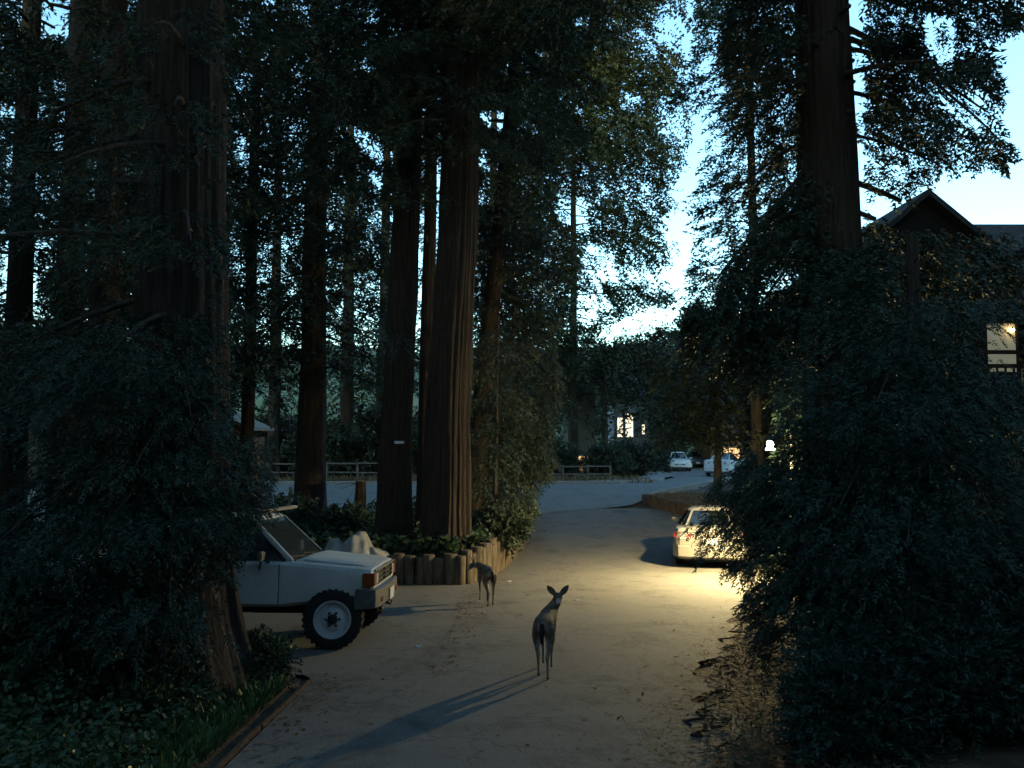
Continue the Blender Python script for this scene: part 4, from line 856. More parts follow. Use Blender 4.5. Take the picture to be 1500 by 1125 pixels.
# tarp-covered heap on the planter
def tarp():
    b = at(522, 808, 16.6); b[2] = zg(16.6) + .42; T = thing('tarp_heap', 'pale grey tarp draped over a heap behind the pickup hood', 'tarp', b)
    nx, ny = 56, 40; V = []
    for j in range(ny):
        for i in range(nx):
            x = -0.78 + 1.6 * i / (nx - 1); y = -.7 + 1.4 * j / (ny - 1)
            h = max(.60 * math.exp(-(abs(x - .04) / .33) ** 3 - (abs(y) / .5) ** 3), .50 * math.exp(-(abs(x + .42) / .24) ** 3 - (abs(y + .05) / .45) ** 3), .30 * math.exp(-(abs(x - .38) / .34) ** 2.2 - (abs(y + .05) / .42) ** 3), .2 * math.exp(-(x / .74) ** 6 - (y / .6) ** 6))
            f_ = .05 * math.sin(9 * x + 5 * y + 2.2 * math.sin(4 * y)) + .035 * math.sin(17 * x - 7 * y + 1.5 * math.sin(6 * x)) + .03 * math.sin(29 * x + 14 * y + 2 * math.sin(9 * y)) + .025 * math.sin(23 * y - 19 * x)
            V.append((x + .03 * math.sin(11 * y), y + .03 * math.sin(9 * x), max(h * (1 + .3 * f_) + f_ * .32 * min(1, 3 * h) + .02, .01)))
    Q = [(j * nx + i, j * nx + i + 1, (j + 1) * nx + i + 1, (j + 1) * nx + i) for j in range(ny - 1) for i in range(nx - 1)]
    link('sheet', np_mesh('sheet', V, Q, M['tarp'], True), T)
    h = MB(); h.box((0, 0, .18), (.6, .6, .36)); h.box((-.45, 0, .1), (.3, .5, .22)); h.build('heap', M['log'], T, bevel=.05)
tarp()

# ================================================================== TREES
EXTRA = []
def with_mask(extra, fn, *a, **k):
    n = len(GAPS); GAPS.extend(extra); r = fn(*a, **k); del GAPS[n:]; return r
def tpx(px, Y, rise=0.0): x = at(px, 600, Y)[0]; return np.array((x, Y, zg(Y) + rise))
def zr(row, Y, b): return at(750, row, Y)[2] - b[2]
RED, GR_FAR = 'redwoods standing among the dark trees at the left', 'trees beyond the street'
# -- the big trunk in the left foreground
b = tpx(258, 8.1, .12)
leftmask = [(rect(338, -900, 1600, 640), 0.05), ([(400, 600), (1600, 600), (1600, 1300), (430, 1300), (345, 900), (345, 820), (400, 750)], 0.0), (rect(130, 180, 330, 470), 0.55), (rect(170, -300, 338, 180), 0.5), ([(285, 850), (345, 850), (360, 940), (440, 1030), (330, 1000)], .08), (rect(0, -400, 170, 470), 0.25)]
with_mask(leftmask, tree, 'redwood_tree', 'massive redwood in the left foreground with flaring base beside the pickup', 'tree', b, (0.0, 0.0), 22, .50, boughs=[(z, at(px, py, Y)) for z, px, py, Y in (
    (2.6, 60, 700, 7.0), (2.2, 150, 780, 6.2), (1.8, 250, 760, 6.4), (1.6, 330, 720, 7.2), (2.4, 380, 740, 8.2), (1.3, 120, 900, 6.3), (1.2, 230, 900, 6.4), (3.0, 40, 560, 7.4), (3.3, 180, 560, 6.6), (3.0, 280, 610, 6.6), (1.0, 40, 850, 6.6), (2.0, -40, 800, 7.0), (3.6, 330, 480, 7.4), (1.5, 10, 950, 6.8), (3.4, 90, 500, 8.8), (2.9, 390, 700, 8.6), (2.0, 90, 640, 6.6), (2.6, 200, 680, 6.3), (1.7, 200, 830, 6.6), (1.7, 285, 835, 6.9), (1.7, 110, 830, 6.8), (1.8, 310, 805, 7.2), (1.5, 40, 820, 7.2), (1.3, 180, 960, 6.6))],
    auto=[(1.0, 3.4, 24, 1.5, 1.9, .35), (3.4, 8.5, 40, 2.0, 2.5, .35), (9, 20, 44, 5.0, 3.0, .2)], flare=.75, seg=128, rows=100, cover=1.6, width=.40, ridge=.07)  # long upper boughs added above the view to cut sky light
# dead hanging twigs on the big trunk
dt = thing('dead_branch', 'pale dead twigs hanging beside the big left trunk above the shed', 'branch', at(325, 450, 8.3))
for px, p0, p1 in ((318, 380, 600), (327, 400, 590), (300, 470, 610), (283, 540, 630), (331, 330, 520), (310, 430, 560)):
    q0 = at(px, p0, 8.3) - at(325, 450, 8.3); q1 = at(px - 4, p1, 8.0) - at(325, 450, 8.3); mid_ = (q0 + q1) / 2 + RNG.normal(0, .04, 3)
    mb = MB(); mb.tube([q0 + (-.25, .1, .2), q0, mid_, q1], [.014, .011, .009, .004], 5)
    for s in range(5):
        w_ = q0 + (q1 - q0) * RNG.uniform(.15, .9); e_ = w_ + RNG.normal(0, .09, 3) + (0, 0, -.10); mb.tube([w_, e_], [.005, .002], 4)
    mb.build('twig', M['bark_grey'], dt, smooth='all')
# -- left background redwoods
bgm = [(rect(375, 672, 560, 722), 0.06), (rect(330, 600, 380, 672), 0.3), (rect(470, 690, 560, 790), 0.0)]
LAB = ['slim redwood trunk between the two sky gaps at the upper left', 'redwood at the far left edge under the largest sky gap', 'dark redwood left of the massive foreground trunk']
for (px, Y, r, rows_, n, L), lab in zip(((150, 13, .27, (560, -350), 44, 2.2), (22, 20, .35, (560, -150), 50, 2.8), (95, 17, .30, (600, -250), 50, 2.4)), LAB):
    b = tpx(px, Y); with_mask(bgm, tree, 'redwood_tree', lab, 'tree', b, (RNG.normal(0, .004), 0), 24, r, auto=[(zr(rows_[0], Y, b), zr(rows_[1], Y, b), n, L, L * 1.1, .3), (zr(rows_[1], Y, b), 24, 14, L, L * .6, .3)], cover=1.5, group=RED)
for (px, Y, r, rows_, n, L), lab in zip(((215, 23, .38, (520, -100), 50, 3.0), (312, 24.5, .30, (560, -60), 46, 2.6), (362, 25.2, .22, (600, -60), 40, 2.2), (402, 43.5, .35, (620, 60), 44, 3.2), (508, 44.5, .4, (650, 60), 50, 3.4), (560, 49, .45, (660, 120), 44, 3.6), (655, 45, .4, (680, 60), 46, 3.2), (720, 47, .4, (690, 100), 46, 3.4), (250, 44, .4, (640, 60), 40, 3.6), (110, 43, .4, (640, 60), 40, 4.0), (-40, 30 - 4, .4, (620, -100), 44, 3.2)),
    ('redwood behind the massive left trunk and the shed', 'slim redwood rising behind the shed roof', 'thin grey trunk just right of the shed roof', 'far redwood across the street left of the dark middle trunk', 'far redwood across the street behind the leaning stump', 'far redwood across the street behind the twin trunks', 'far redwood across the street between the twin trunks', 'far redwood across the street behind the leafy young redwood', 'far redwood across the street behind the massive left trunk', 'far redwood across the street near the orange window', 'redwood just outside the left edge')):
    b = tpx(px, Y); with_mask(bgm, tree, 'redwood_tree', lab, 'tree', b, (RNG.normal(0, .006), 0), 25, r, auto=[(zr(rows_[0], Y, b), zr(rows_[1], Y, b), n, L, L * 1.05, .28), (zr(rows_[1], Y, b), 26, 14, L, L * .6, .3)], cover=1.25, group=RED if Y < 41 else GR_FAR, mat='redwood' if Y < 41 else 'leaf_far')
# -- middle trunks
b = tpx(456, 23, .5); with_mask(bgm, tree, 'redwood_tree', 'dark redwood trunk behind the pickup cab', 'tree', b, (.004, 0), 24, .42, auto=[(zr(540, 23, b), zr(-80, 23, b), 76, 2.3, 3.0, .32), (zr(-80, 23, b), 23, 14, 2.8, 1.6, .3)], cover=1.5, flare=.35)
trm = [([(545, 300), (700, 300), (700, 800), (545, 800)], .03), (rect(600, 100, 770, 420), .45)]
b = tpx(577, 18.2, .62); with_mask(trm, tree, 'redwood_tree', 'left of the twin redwoods in the log planter carrying the small plate', 'tree', b, (.030, 0), 24, .37, auto=[(zr(330, 18.2, b), zr(-200, 18.2, b), 60, 2.0, 2.8, .35), (zr(-200, 18.2, b), 23, 20, 4, 2.5, .2)], cover=1.5, flare=.28, seg=112, rows=90, top=.45, bark='bark')
b = tpx(622, 20.4, .7); with_mask(trm, tree, 'redwood_tree', 'thin redwood between the twin trunks of the planter', 'tree', b, (.012, 0), 22, .21, auto=[(zr(260, 20, b), zr(-160, 20, b), 24, 1.8, 2.4, .3), (zr(-160, 20, b), 22, 10, 2.2, 1.3, .3)], cover=1.4, flare=.3)
b = tpx(652, 17.6, .58); with_mask(trm, tree, 'redwood_tree', 'right of the twin redwoods in the log planter with lamplit reddish bark', 'tree', b, (.032, 0), 25, .50, auto=[(zr(230, 17.4, b), zr(-220, 17.4, b), 64, 2.2, 3.0, .35), (zr(-220, 17.4, b), 24, 30, 4.5, 2.6, .2)], cover=1.5, flare=.22, seg=192, rows=140, top=.5, ridge=.055)
b = tpx(690, 22.5, .8); with_mask([(rect(545, 300, 690, 800), 0)], tree, 'redwood_tree', 'slender redwood leaning right beside the lamplit trunk', 'tree', b, (.095, 0), 22, .30, auto=[(zr(430, 22.5, b), zr(-120, 22.5, b), 56, 2.0, 3.4, .3), (zr(-120, 22.5, b), 21, 12, 3, 1.6, .3)], cover=1.6, flare=.3, mat='redwood_warm')
b = tpx(752, 23.4, .88); with_mask([(rect(545, 300, 688, 800), 0), ([(840, 480), (1000, 480), (1000, 760), (778, 760), (790, 720), (815, 690), (812, 620), (830, 560)], 0)], tree, 'young_redwood', 'leafy young redwood clothed to the ground at the planter corner', 'tree', b, (0, 0), 9.5, .08, auto=[(.15, 3.2, 56, 1.15, 1.45, .34), (3.2, 9.2, 64, 1.6, 1.0, .3)], cover=1.5, mat='redwood_warm', bark='bark_grey', flare=.3, width=.42, droop=.6, lod=.72)
b = tpx(724, 20.2, .75); with_mask([(rect(545, 300, 686, 800), 0)], tree, 'young_redwood', 'low bushy redwood sprout right of the lamplit trunk', 'tree', b, (0.02, 0), 5.5, .06, auto=[(.1, 5.2, 50, .9, .8, .3)], cover=1.5, mat='redwood_warm', bark='bark_grey', flare=.3, width=.42, droop=.6, lod=.75)
# -- broad tree at the bend, its crown hanging over the street
b = tpx(840, 54.0); with_mask([(rect(690, 640, 1000, 720), 0), (rect(845, 570, 875, 700), .05), (rect(900, 590, 935, 660), .12)], tree, 'broadleaf_tree', 'tall broadleaf tree at the street bend with its crown against the sky', 'tree', b, (.004, 0), 29, .30, auto=[(zr(560, 54, b), zr(-60, 54, b), 110, 6.1, 8.1, .26), (zr(-60, 54, b), 36, 10, 5, 2, .1)], cover=1.9, mat='leaf', bark='bark_grey', width=.42, rnd=.7, thick=.14, lod=.9)
# -- right side
b = tpx(1225, 10.6, .25)
with_mask([(rect(1180, -300, 1268, 365), .10), (rect(900, -300, 1060, 405), .0), (rect(900, 570, 1180, 720), .1), (rect(900, 400, 996, 720), 0), (rect(1438, 468, 1494, 548), .1)], tree, 'redwood_tree', 'big straight redwood trunk at the right in front of the house', 'tree', b, (0, 0), 22, .40, boughs=[(z, at(px, py, Y)) for z, px, py, Y in (
    (8.2, 1485, 225, 11.5), (7.8, 1450, 150, 11.0), (8.6, 1470, 70, 10.5), (7.4, 1400, 200, 10.6), (8.8, 1440, 10, 10.4), (7.6, 1385, 130, 11.2), (7.0, 1330, 60, 10.4), (7.0, 1330, 190, 10.8), (6.4, 1345, 270, 11.0), (6.0, 1300, 250, 10.2), (5.6, 1310, 320, 10.8), (8.5, 1300, 60, 10.0), (8.5, 1380, 30, 11.5), (7.2, 1440, 215, 10.8), (8, 1480, 190, 10.9), (9, 1490, 30, 11), (6.6, 1290, 150, 10.6), (8.3, 1110, 40, 10.8), (8.0, 1140, 110, 10.4), (7.6, 1070, 80, 11.0), (8.4, 1050, 20, 11.4), (7.2, 1130, 180, 11.0), (5.0, 1290, 400, 10.0), (4.8, 1340, 420, 10.4), (4.6, 1200, 470, 9.6), (5.0, 1150, 480, 10), (4.2, 1400, 480, 10.4), (4.0, 1300, 520, 9.8), (6.2, 1012, 462, 11.0), (6.0, 1030, 492, 10.6), (6.4, 1050, 436, 10.8), (6.3, 1085, 425, 10.2), (5.8, 1000, 485, 11.2), (5.8, 1090, 478, 10.4), (5.4, 1070, 520, 10.6), (5.2, 1130, 520, 10.0), (5.6, 1140, 455, 9.8), (5.0, 1110, 555, 10.4), (5.2, 1215, 450, 9.5), (5.4, 1245, 415, 9.4), (5.3, 1190, 415, 9.6), (5.8, 1310, 380, 10.2), (5.6, 1365, 395, 10.6), (5.3, 1405, 425, 10.8), (5.0, 1345, 450, 9.8), (5.6, 1455, 430, 11), (6.0, 1490, 405, 11.2), (4.6, 1380, 500, 9.8), (4.6, 1270, 470, 9.6))],
    auto=[(6.5, 9, 16, 2.2, 2.4, .3), (9.5, 20, 44, 4.6, 2.6, .2)], flare=.55, seg=112, rows=90, cover=1.9, width=.40, lod=1.0)  # upper boughs lengthened out of view, shading the driveway from the sky
b = tpx(1181, 13.2, .2); tree('sapling', 'thin bare sapling just left of the big right trunk', 'tree', b, (0, 0), 11, .085, auto=[(7.5, 10.8, 8, .8, .5, .2)], cover=1.2, bark='bark_grey')
b = tpx(1108, 24.6); with_mask([(rect(1000, 470, 1160, 720), .25)], tree, 'fir_tree', 'narrow conifer against the sky left of the big right trunk', 'tree', b, (0, 0), 18, .20, auto=[(zr(520, 24.6, b), zr(-40, 24.6, b), 90, 2.2, 1.8, .12), (zr(-40, 24.6, b), 18, 12, 1.6, .6, .1)], cover=1.9, bark='bark', width=.36, droop=.1)
b = tpx(1050, 29.2, .35); with_mask([(rect(900, 300, 1300, 480), .1), (rect(900, 656, 1045, 720), 0), (rect(1058, 655, 1082, 692), .2)], tree, 'island_tree', 'spreading small tree on the dry grass island', 'tree', b, (.01, 0), 5.8, .16, auto=[(zr(650, 29.2, b), zr(470, 29.2, b), 46, 2.5, 2.0, .02)], cover=1.6, mat='leaf', bark='bark_grey', width=.45, rnd=.7, thick=.14, top=.2, flare=.3)
b = tpx(1185, 21.2); with_mask([(rect(1085, 600, 1150, 690), .12), (rect(900, 300, 1075, 800), 0)], tree, 'young_conifer', 'young conifer behind the lamp post lit by its glow', 'tree', b, (0, 0), 6.6, .10, auto=[(1.3, 6.3, 50, 1.6, .9, .2)], cover=1.4, mat='leaf', width=.4)
b = np.array((7.4, 18.7, zg(18.7))); tree('young_conifer', 'dense young conifer added to keep lamplight off the dark house', 'tree', b, (0, 0), 7.5, .10, auto=[(.4, 7.2, 60, 1.5, .7, .2)], cover=1.5, mat='redwood', width=.42)  # added to block lamplight from reaching the house wall
# -- conifer filling the right foreground
edge8 = [([(-500, -900), (1215, -900), (1190, 440), (1150, 540), (1125, 600), (1090, 640), (1048, 690), (1012, 742), (1004, 772), (1036, 800), (1012, 812), (1060, 836), (1092, 848), (1096, 868), (1080, 890), (1088, 915), (1104, 950), (1116, 1000), (1116, 1300), (-500, 1300)], 0.0),
         (rect(985, 735, 1058, 832), .17), (rect(1058, 735, 1075, 832), .4), (rect(1066, 735, 1100, 832), .6), (rect(1110, 625, 1145, 680), .12), (rect(1436, 468, 1496, 548), .18), (rect(1270, 250, 1700, 440), .10)]
b = tpx(1345, 8.3, .3)
with_mask(edge8, tree, 'conifer_tree', 'dark conifer with drooping branches filling the right foreground', 'tree', b, (0, 0), 4.4, .15, boughs=[(z, at(px, py, Y)) for z, px, py, Y in (
    (2.3, 1012, 765, 8.6), (2.1, 1020, 806, 8.3), (2.0, 1040, 740, 8.8), (1.9, 1060, 850, 8.2), (2.4, 1055, 705, 8.9), (1.6, 1090, 890, 8.0), (1.5, 1075, 830, 7.6), (1.8, 1110, 780, 7.6), (2.6, 1100, 660, 8.8), (1.2, 1110, 960, 7.6), (1.2, 1150, 920, 7.0), (2.2, 1140, 700, 7.4), (2.0, 1180, 830, 6.8), (1.4, 1230, 900, 6.4), (2.6, 1230, 740, 6.6), (3.0, 1190, 620, 7.4), (3.2, 1280, 600, 6.6), (2.2, 1330, 800, 6.1), (1.3, 1350, 940, 6.0), (3.0, 1400, 640, 6.4), (2.4, 1460, 760, 6.2), (1.4, 1470, 920, 6.2), (3.4, 1450, 560, 7.0), (3.4, 1220, 530, 8.0), (3.6, 1330, 520, 7.0), (2.0, 1030, 780, 9.0), (2.3, 1050, 760, 8.2), (1.7, 1130, 860, 8.4))],
    auto=[(.5, 3.6, 26, 2.0, 1.9, .3), (3.6, 4.3, 10, 1.6, 1.0, .3)], cover=1.35, width=.42, ridge=.04)
# -- trees beyond the street
for px, Y, h, L, lab in ((770, 64, 13, 3.6, 'round tree behind the young redwood across the street'), (885, 52, 9.5, 1.6, 'dark ivy-clad tree between the beige and the pale house'), (935, 78, 15, 4.5, 'tall tree behind the pale lit house'), (965, 64, 11, 3.0, 'dark tree right of the pale lit house'), (1000, 82, 14, 4.6, 'broad tree above the far white sedan'), (1040, 72, 13, 4.0, 'broad tree above the far dark car'), (1085, 84, 16, 5.0, 'tall tree behind the brown house'), (1150, 70, 15, 5.0, 'tall tree behind the lamp post'), (900, 110, 15, 6, 'far tree on the slope left of the pale house roof'), (1020, 120, 22, 7, 'far tree on the slope under the ridge'), (835, 100, 17, 6, 'far tree on the slope behind the beige house'), (1230, 60, 15, 5, 'tall tree behind the dark house')):
    b = tpx(px, Y); with_mask([(rect(900, 596, 932, 655), .22), (rect(845, 575, 862, 700), .06), (rect(938, 620, 946, 638), 0), (rect(975, 655, 1045, 720), 0), (rect(1044, 654, 1084, 672), .25), (rect(700, 300, 1060, 508), .0)], tree, 'street_tree', lab, 'tree', b, (RNG.normal(0, .01), 0), h * .85, .2 + h * .008, auto=[(h * .25, h * .95, 34, L, L * .7, -.05)], cover=1.35, mat='leaf_far', bark='bark_grey', width=.5, rnd=.8, thick=.16, group=GR_FAR, top=.15, seg=20, rows=24, flare=.2)
# -- unseen house and wood, added behind the viewpoint to block warm sky light
B = thing('sky_blocker_house', 'unseen dark house added behind the viewpoint to block sky light', 'house', (0, -2.0, 0))
box_house(B, -9, 9, -8, -.5, -.6, 5.6, 'darkwood'); gable(B, -9, 9, -8, -.5, 5.6, 8.6, 'X', over=.8)
MB().box((0, .9, .45), (7, 2.6, .12)).build('porch', M['darkwood'], B)
for q in range(4): window(B, -7.5 + q * 4.2, -5.8 + q * 4.2, 1.2, 2.6, -.5, 'carglass', 1, face=1)
# unseen sprays behind, beside and overhead, added to dim the sky light
n = 5400; a = RNG.uniform(R(128), R(412), n); rr = RNG.uniform(15, 34, n); P = np.stack([np.cos(a) * rr, np.sin(a) * rr, RNG.random(n) ** .8 * 14 - 1], 1); P[:, :2] += (vnoise(P, 5.)[:, None] - .5) * 3
n = 420; a = RNG.uniform(0, 6.28, n); rr = np.sqrt(RNG.random(n)) * 17; P2 = np.stack([np.cos(a) * rr, np.sin(a) * rr + 2, RNG.uniform(10, 21, n)], 1); P2 = P2[vnoise(P2, 4., 9) > .42]; P = np.concatenate([P, P2])
D = unit(RNG.normal(0, 1, P.shape) + np.array((0, 0, -.2))); N = unit(RNG.normal(0, 1, P.shape)); x_, y_, f_ = proj(P); k = ~((x_ > -420) & (x_ < 1920) & (y_ > -420) & (f_ > 0)); P, D, N = P[k], D[k], N[k]
tag(link('sky_blocker_wood', leaf_mesh('sky_blocker_wood', leaves_on(P, D, N, np.full(len(P), 2.0), 4, 1.2, .42), M['redwood'])), 'unseen wood added round the viewpoint to dim the sky light', 'wood', kind='stuff')
# -- shrubs
for px, Y, rx, rz, lab in ((905, 45.5, 1.5, .95, 'round grey-green bush at the end of the rail fence'), (938, 48, 1.7, 1.1, 'broad bush beside the sidewalk under the pale house'), (966, 55, 1.6, 1.0, 'bush beside the sidewalk left of the white sedan'), (985, 64, 1.8, 1.1, 'farthest bush along the sidewalk')):
    x = at(px, 600, Y)[0]; shrub('bush', lab, (x - .8, Y, zg(Y) + rz * .75), (rx, 1.2, rz), 1500, .36, 'leaf_far', 'bushes along the far sidewalk')
for px, Y, rx, rz, rise, lab in ((505, 19.2, .8, .55, .5, 'dark bush behind the tarp heap'), (430, 20.0, 1.1, .8, .3, 'dark bush behind the pickup cab'), (395, 17.4, .9, .7, .2, 'dark bush left of the board on the cab roof'), (735, 19.6, .7, .35, .72, 'low leafy bush on the planter edge')):
    x = at(px, 600, Y)[0]; shrub('bush', lab, (x, Y, zg(Y) + rise + rz * .6), (rx, .8, rz), 1300, .24, 'redwood' if px < 600 else 'redwood_warm', 'bushes around the planter')
for px, Y, rx, rz, lab in ((330, 44, 2.4, 1.8, 'tall brush behind the left rail fence beside the shed'), (410, 45, 2.2, 2.0, 'brush behind the rail fence left of the stump'), (480, 44, 2.2, 1.6, 'brush behind the rail fence above the stump'), (545, 46, 2.4, 2.2, 'brush behind the rail fence beside the twin trunks'), (640, 45, 2.6, 2.2, 'brush across the street behind the lamplit trunk'), (740, 45, 2.6, 1.8, 'brush across the street behind the young redwood'), (800, 47, 1.6, 1.2, 'brush behind the right rail fence')):
    x = at(px, 600, Y)[0]; shrub('bush', lab, (x, Y, zg(Y) + rz * .8), (rx, 1.2, rz), 900, .55, 'leaf_far', 'brush across the street', mask=False)
for x, Y, rx, rz, lab in ((-4.3, 6.6, .9, .55, 'leafy shrub low in the left foreground'), (-5.2, 7.6, 1.1, .8, 'shrub at the left picture edge below the redwood boughs'), (-3.2, 6.9, .6, .35, 'small shrub in front of the massive trunk base'), (-2.75, 8.5, .35, .25, 'weedy tuft between the massive trunk and the edging')):
    with_mask([([(345, 1125), (470, 990), (600, 1125)], 0)], shrub, 'shrub', lab, (x, Y, float(gz(np.array(x), np.array(Y))) + rz * .5), (rx, rx * .8, rz), int(2200 * rx), .15, 'ivy', 'shrubs in the left foreground', K=5, lw=.09)
for x, Y, rx, rz, lab in ((3.4, 6.4, 1.0, .7, 'dark shrub at the foot of the right conifer'), (4.9, 6.6, 1.2, .9, 'dark shrub in the lower right corner'), (2.55, 6.0, .5, .35, 'low shrub on the right driveway edge'), (6.9, 15.4, 1.3, 1.5, 'shrub added right of the lamp post to screen the house'), (8.2, 13.0, 1.6, 1.6, 'shrub below the dark house deck'), (6.2, 12.2, 1.2, 1.1, 'shrub between the big right trunk and the house')):  # the one beside the lamp post is added to block its light
    shrub('shrub', lab, (x, Y, float(gz(np.array(x), np.array(Y))) + rz * .6), (rx, rx * .8, rz), int(3000 * rx), .17, 'redwood', 'shrubs at the right', K=6, lw=.055, ll=.38)
# -- cut stump and small plate
b = tpx(528, 22.0, .75); T = thing('tree_stump', 'cut orange-brown stump with twigs left of the twin redwoods', 'stump', b)
V, Q = bark_trunk(np.zeros(3), (.02, 0), 1.25, .15, .3, 40, 30, .85, .07); link('stem', np_mesh('stem', V, Q, M['logdark'], True), T)
MB().lathe([(1.2, .12), (1.26, .11), (1.27, .01)], 14, 'Z', (.025, 0, 0)).build('cut_face', M['board'], T)
P0 = np.repeat((b + (.02, 0, 1.15))[None], 9, 0); P1 = P0 + RNG.normal(0, .35, (9, 3)) * (1, 1, .5) + (0, 0, -.02); mb = MB(); limb_mesh(mb, P0 - b, P1 - b, .05); mb.build('twig', M['bark_grey'], T)
p = at(585, 648, 17.55); T = thing('house_number_plate', 'small bluish reflective plate on the left twin trunk', 'plate', p)
MB().box((0, 0, 0), (.21, .012, .06)).build('plate', M['reflector'], T, bevel=.003)
for s in (-.08, .08): MB().lathe([(-.02, .008), (-.008, .008)], 8, 'Y', (s, -.0, 0)).build('screw', M['chrome'], T)

# ================================================================== DEER
def hide():
    m, t, b = nodes('deer_hide'); L = t.links
    tc = t.nodes.new('ShaderNodeTexCoord'); n = t.nodes.new('ShaderNodeTexNoise'); n.inputs['Scale'].default_value = 22; n.inputs['Detail'].default_value = 6
    L.new(tc.outputs['Object'], n.inputs['Vector'])
    r = t.nodes.new('ShaderNodeValToRGB'); r.color_ramp.elements[0].color = (.085, .066, .05, 1); r.color_ramp.elements[1].color = (.185, .145, .11, 1); r.color_ramp.elements[0].position = .3; r.color_ramp.elements[1].position = .7
    L.new(n.outputs[0], r.inputs[0])
    at_ = t.nodes.new('ShaderNodeAttribute'); at_.attribute_name = 'coat'; mx = t.nodes.new('ShaderNodeMix'); mx.data_type = 'RGBA'
    L.new(at_.outputs['Fac'], mx.inputs[0]); L.new(r.outputs[0], mx.inputs[6]); mx.inputs[7].default_value = (.42, .37, .30, 1)
    ad = t.nodes.new('ShaderNodeAttribute'); ad.attribute_name = 'dark'; mx2 = t.nodes.new('ShaderNodeMix'); mx2.data_type = 'RGBA'
    L.new(ad.outputs['Fac'], mx2.inputs[0]); L.new(mx.outputs[2], mx2.inputs[6]); mx2.inputs[7].default_value = (.014, .012, .011, 1)
    L.new(mx2.outputs[2], b.inputs['Base Color']); b.inputs['Roughness'].default_value = .85; b.inputs['Specular IOR Level'].default_value = .2
    n2 = t.nodes.new('ShaderNodeTexNoise'); n2.inputs['Scale'].default_value = 160; L.new(tc.outputs['Object'], n2.inputs['Vector'])
    bp = t.nodes.new('ShaderNodeBump'); bp.inputs['Strength'].default_value = .4; bp.inputs['Distance'].default_value = .006; L.new(n2.outputs[0], bp.inputs['Height']); L.new(bp.outputs[0], b.inputs['Normal'])
    return m
M['hide'] = hide()
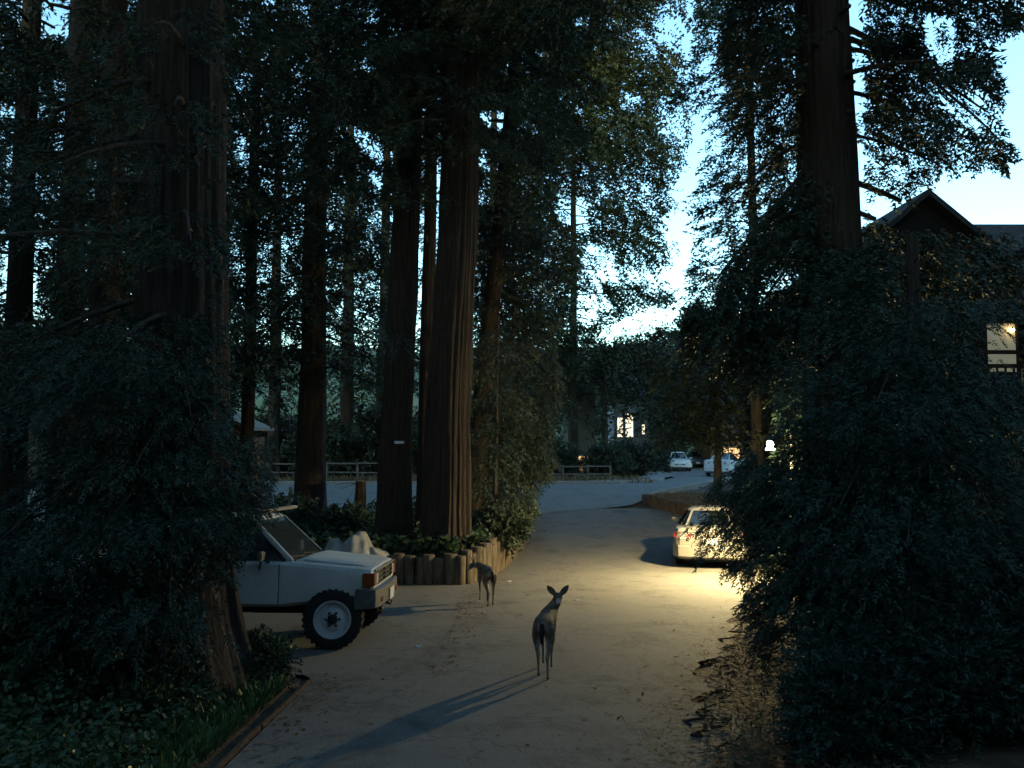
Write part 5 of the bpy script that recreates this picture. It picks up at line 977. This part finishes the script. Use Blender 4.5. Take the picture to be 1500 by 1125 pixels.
def deer(label, loc, rz, S, neck, head_dir, head_up, legs, tail_len=.2):
    T = thing('deer', label, 'deer', loc, (0, 0, rz)); T.scale = (S, S, S)
    V, E, Rr = [], [], []
    def node(p, r, par=None):
        V.append(p); Rr.append(r if hasattr(r, '__len__') else (r, r))
        if par is not None: E.append((par, len(V) - 1))
        return len(V) - 1
    pel = node((-.24, 0, .625), (.118, .128)); lo = node((-.10, 0, .620), (.112, .122), pel); be = node((.05, 0, .610), (.118, .135), lo); chh = node((.20, 0, .615), (.11, .135), be)
    rump = node((-.315, 0, .61), (.098, .105), pel)
    t1 = node((-.405, 0, .635), .028, rump); t2 = node((-.445, 0, .54), .030, t1); t3 = node((-.435, 0, .54 - tail_len * .6), .018, t2)
    prev = chh
    for p, r in neck: prev = node(p, r, prev)
    hd_, hu = Vector(head_dir).normalized(), Vector(head_up).normalized(); hs = hd_.cross(hu).normalized(); hu = hs.cross(hd_)
    h0 = Vector(V[prev]); pts_ = [(.0, .02, .060, .062), (.055, .012, .054, .056), (.105, -.006, .038, .042), (.150, -.018, .029, .030), (.175, -.022, .021, .021)]
    for d, u, r1, r2 in pts_: prev = node(tuple(h0 + hd_ * d + hu * u), (r1, r2), prev)
    for s in (-1, 1):
        k = 0 if s > 0 else 1
        hx, kx = legs['hind'][k], legs['fore'][k]
        a = node((-.265, s * .062, .565), (.082, .092), pel); a = node((-.205 + hx * .3, s * .082, .455), (.056, .070), a); a = node((-.275 + hx * .6, s * .070, .345), (.032, .038), a); a = node((-.340 + hx * .8, s * .058, .275), (.0225, .027), a)
        a = node((-.325 + hx * .9, s * .060, .19), (.0155, .017), a); a = node((-.310 + hx, s * .060, .075), .0155, a); a = node((-.298 + hx, s * .060, .045), .0165, a); node((-.280 + hx, s * .060, .014), (.020, .017), a)
        a = node((.235, s * .055, .54), (.062, .075), chh); a = node((.215 + kx * .3, s * .066, .42), (.036, .042), a); a = node((.225 + kx * .6, s * .062, .285), (.022, .024), a); a = node((.225 + kx * .75, s * .060, .245), (.0215, .023), a); a = node((.225 + kx * .9, s * .058, .17), (.0145, .015), a)
        a = node((.225 + kx, s * .058, .07), .0145, a); a = node((.235 + kx, s * .058, .042), .016, a); node((.25 + kx, s * .058, .014), (.020, .017), a)
    me = bpy.data.meshes.new('body'); me.from_pydata(V, E, []); o = bpy.data.objects.new('body', me); COL.objects.link(o)
    m = o.modifiers.new('skin', 'SKIN'); m.use_smooth_shade = True; m.branch_smoothing = .6
    for q, sv in enumerate(me.skin_vertices[0].data): sv.radius = Rr[q]; sv.use_root = (q == 0)
    s_ = o.modifiers.new('sub', 'SUBSURF'); s_.levels = 2; s_.render_levels = 2
    rmm = o.modifiers.new('rem', 'REMESH'); rmm.mode = 'VOXEL'; rmm.voxel_size = .0075; rmm.use_smooth_shade = True
    sm = o.modifiers.new('smooth', 'SMOOTH'); sm.factor = .5; sm.iterations = 4
    dg = bpy.context.evaluated_depsgraph_get(); me2 = bpy.data.meshes.new_from_object(o.evaluated_get(dg)); bpy.data.objects.remove(o)
    # ears and hooves belong to the same mesh
    bm = bmesh.new(); bm.from_mesh(me2); nb = len(bm.verts); ear_ids = set()
    skull = h0 + hd_ * -.005 + hu * .035
    for s in (-1, 1):
        root = skull + hs * (s * .040); ax = (hu * .80 + hs * (s * .66) - hd_ * .10).normalized(); fw = hd_ - ax * hd_.dot(ax); fw.normalize(); wd = ax.cross(fw).normalized(); rings = []
        for d, w, c in ((-.02, .020, .0), (.015, .030, .012), (.055, .040, .018), (.095, .034, .014), (.125, .018, .007), (.145, .003, .001)):
            ctr_ = root + ax * d; ring = []
            for q in range(10):
                a = 6.2832 * q / 10; cw, sw_ = math.cos(a), math.sin(a)
                ring.append(ctr_ + wd * (w * cw) + fw * ((.007 if d > 0 else .016) * sw_ + c * (cw * cw - .6)))
            rings.append([bm.verts.new(p) for p in ring])
        for i_ in range(5):
            for q in range(10): bm.faces.new((rings[i_][q], rings[i_][(q + 1) % 10], rings[i_ + 1][(q + 1) % 10], rings[i_ + 1][q]))
        bm.faces.new(rings[-1]); bm.faces.new(rings[0][::-1])
    bmesh.ops.recalc_face_normals(bm, faces=bm.faces); bm.to_mesh(me2); bm.free()
    n = len(me2.vertices); co = np.empty(n * 3); me2.vertices.foreach_get('co', co); co = co.reshape(-1, 3)
    x, y, z = co.T; ss = lambda v, a, b_: np.clip((v - a) / (b_ - a), 0, 1)
    ph = (co - np.array(h0)); dh = ph @ np.array(hd_); uh = ph @ np.array(hu); near = np.linalg.norm(ph, axis=1) < .23; near2 = np.linalg.norm(ph, axis=1) < .11
    tail = (x < -.405) & (z < .67) & (np.abs(y) < .045) & (z > .38)
    coat = np.maximum(ss(-x, .30, .345) * ss(.085 - np.abs(y), 0, .03) * ss(z, .44, .50) * ss(.66 - z, 0, .05) * .85, ss(.50 - z, -.02, .03) * ss(z, .46, .5) * (np.abs(x) < .2) * .6)
    coat = np.maximum(coat, ss(.05 - np.abs(np.abs(y) - .03), 0, .02) * ss(z, .25, .32) * ss(.5 - z, 0, .1) * ss(.065 - np.abs(y), 0, .02) * .8)
    coat = np.maximum(coat, near * (uh < .05) * (uh > -.05) * (np.abs(ph @ np.array(hs)) < .042) * ss(dh, .095, .12) * ss(.165 - dh, 0, .012) * .9); coat = np.where(near2 & (dh < .1), np.maximum(0, ss(-uh, .02, .05) * .3), coat)
    coat = np.maximum(coat, (z < .3) * .18)
    dark = np.maximum(tail * 1.0, (z < .036) * .9); dark = np.maximum(dark, near * ss(dh, .168, .18)); dark = np.maximum(dark, near * ss(dh, .0, .02) * ss(.06 - dh, 0, .02) * ss(uh, .04, .055) * .5)
    coat = np.where(tail, 0, coat)
    for nm, arr in (('coat', coat), ('dark', dark)):
        a = me2.attributes.new(nm, 'FLOAT', 'POINT'); a.data.foreach_set('value', np.clip(arr, 0, 1).astype(np.float32))
    me2.polygons.foreach_set('use_smooth', np.ones(len(me2.polygons), bool)); me2.materials.clear(); me2.materials.append(M['hide'])
    link('body', me2, T)
    for s in (-1, 1):
        e = h0 + hd_ * .045 + hu * .034 + hs * (s * .040)
        MB().lathe([(-.011, .002), (-.008, .008), (0, .011), (.008, .008), (.011, .002)], 10, 'Z').build('eye', M['eye'], T, smooth='all', loc=e)
    return T
p = g(800, 990)
deer('young deer standing on the driveway with its head turned to the camera', (p[0], p[1] + .14, zg(p[1] + .14) + .012), R(90 - 8), .94,
     [((.285, -.045, .665), (.086, .10)), ((.325, -.085, .725), (.066, .074)), ((.335, -.112, .775), (.058, .061)), ((.325, -.125, .815), (.060, .062))], (-.95, -.12, -.30), (-.25, 0, .95), {'hind': (.07, -.07), 'fore': (.05, -.10)})
p = g(714, 887)
deer('smaller fawn by the log wall with its head lowered to the left', (p[0] - .02, p[1] + .12, zg(p[1] + .12) + .012), R(90 + 17), .93,
     [((.27, .035, .64), (.085, .10)), ((.30, .085, .665), (.066, .075)), ((.31, .125, .675), (.056, .06)), ((.31, .155, .67), (.058, .06))], (.05, .85, -.40), (.0, .4, .9), {'hind': (-.03, .08), 'fore': (.03, -.07)}, .14)
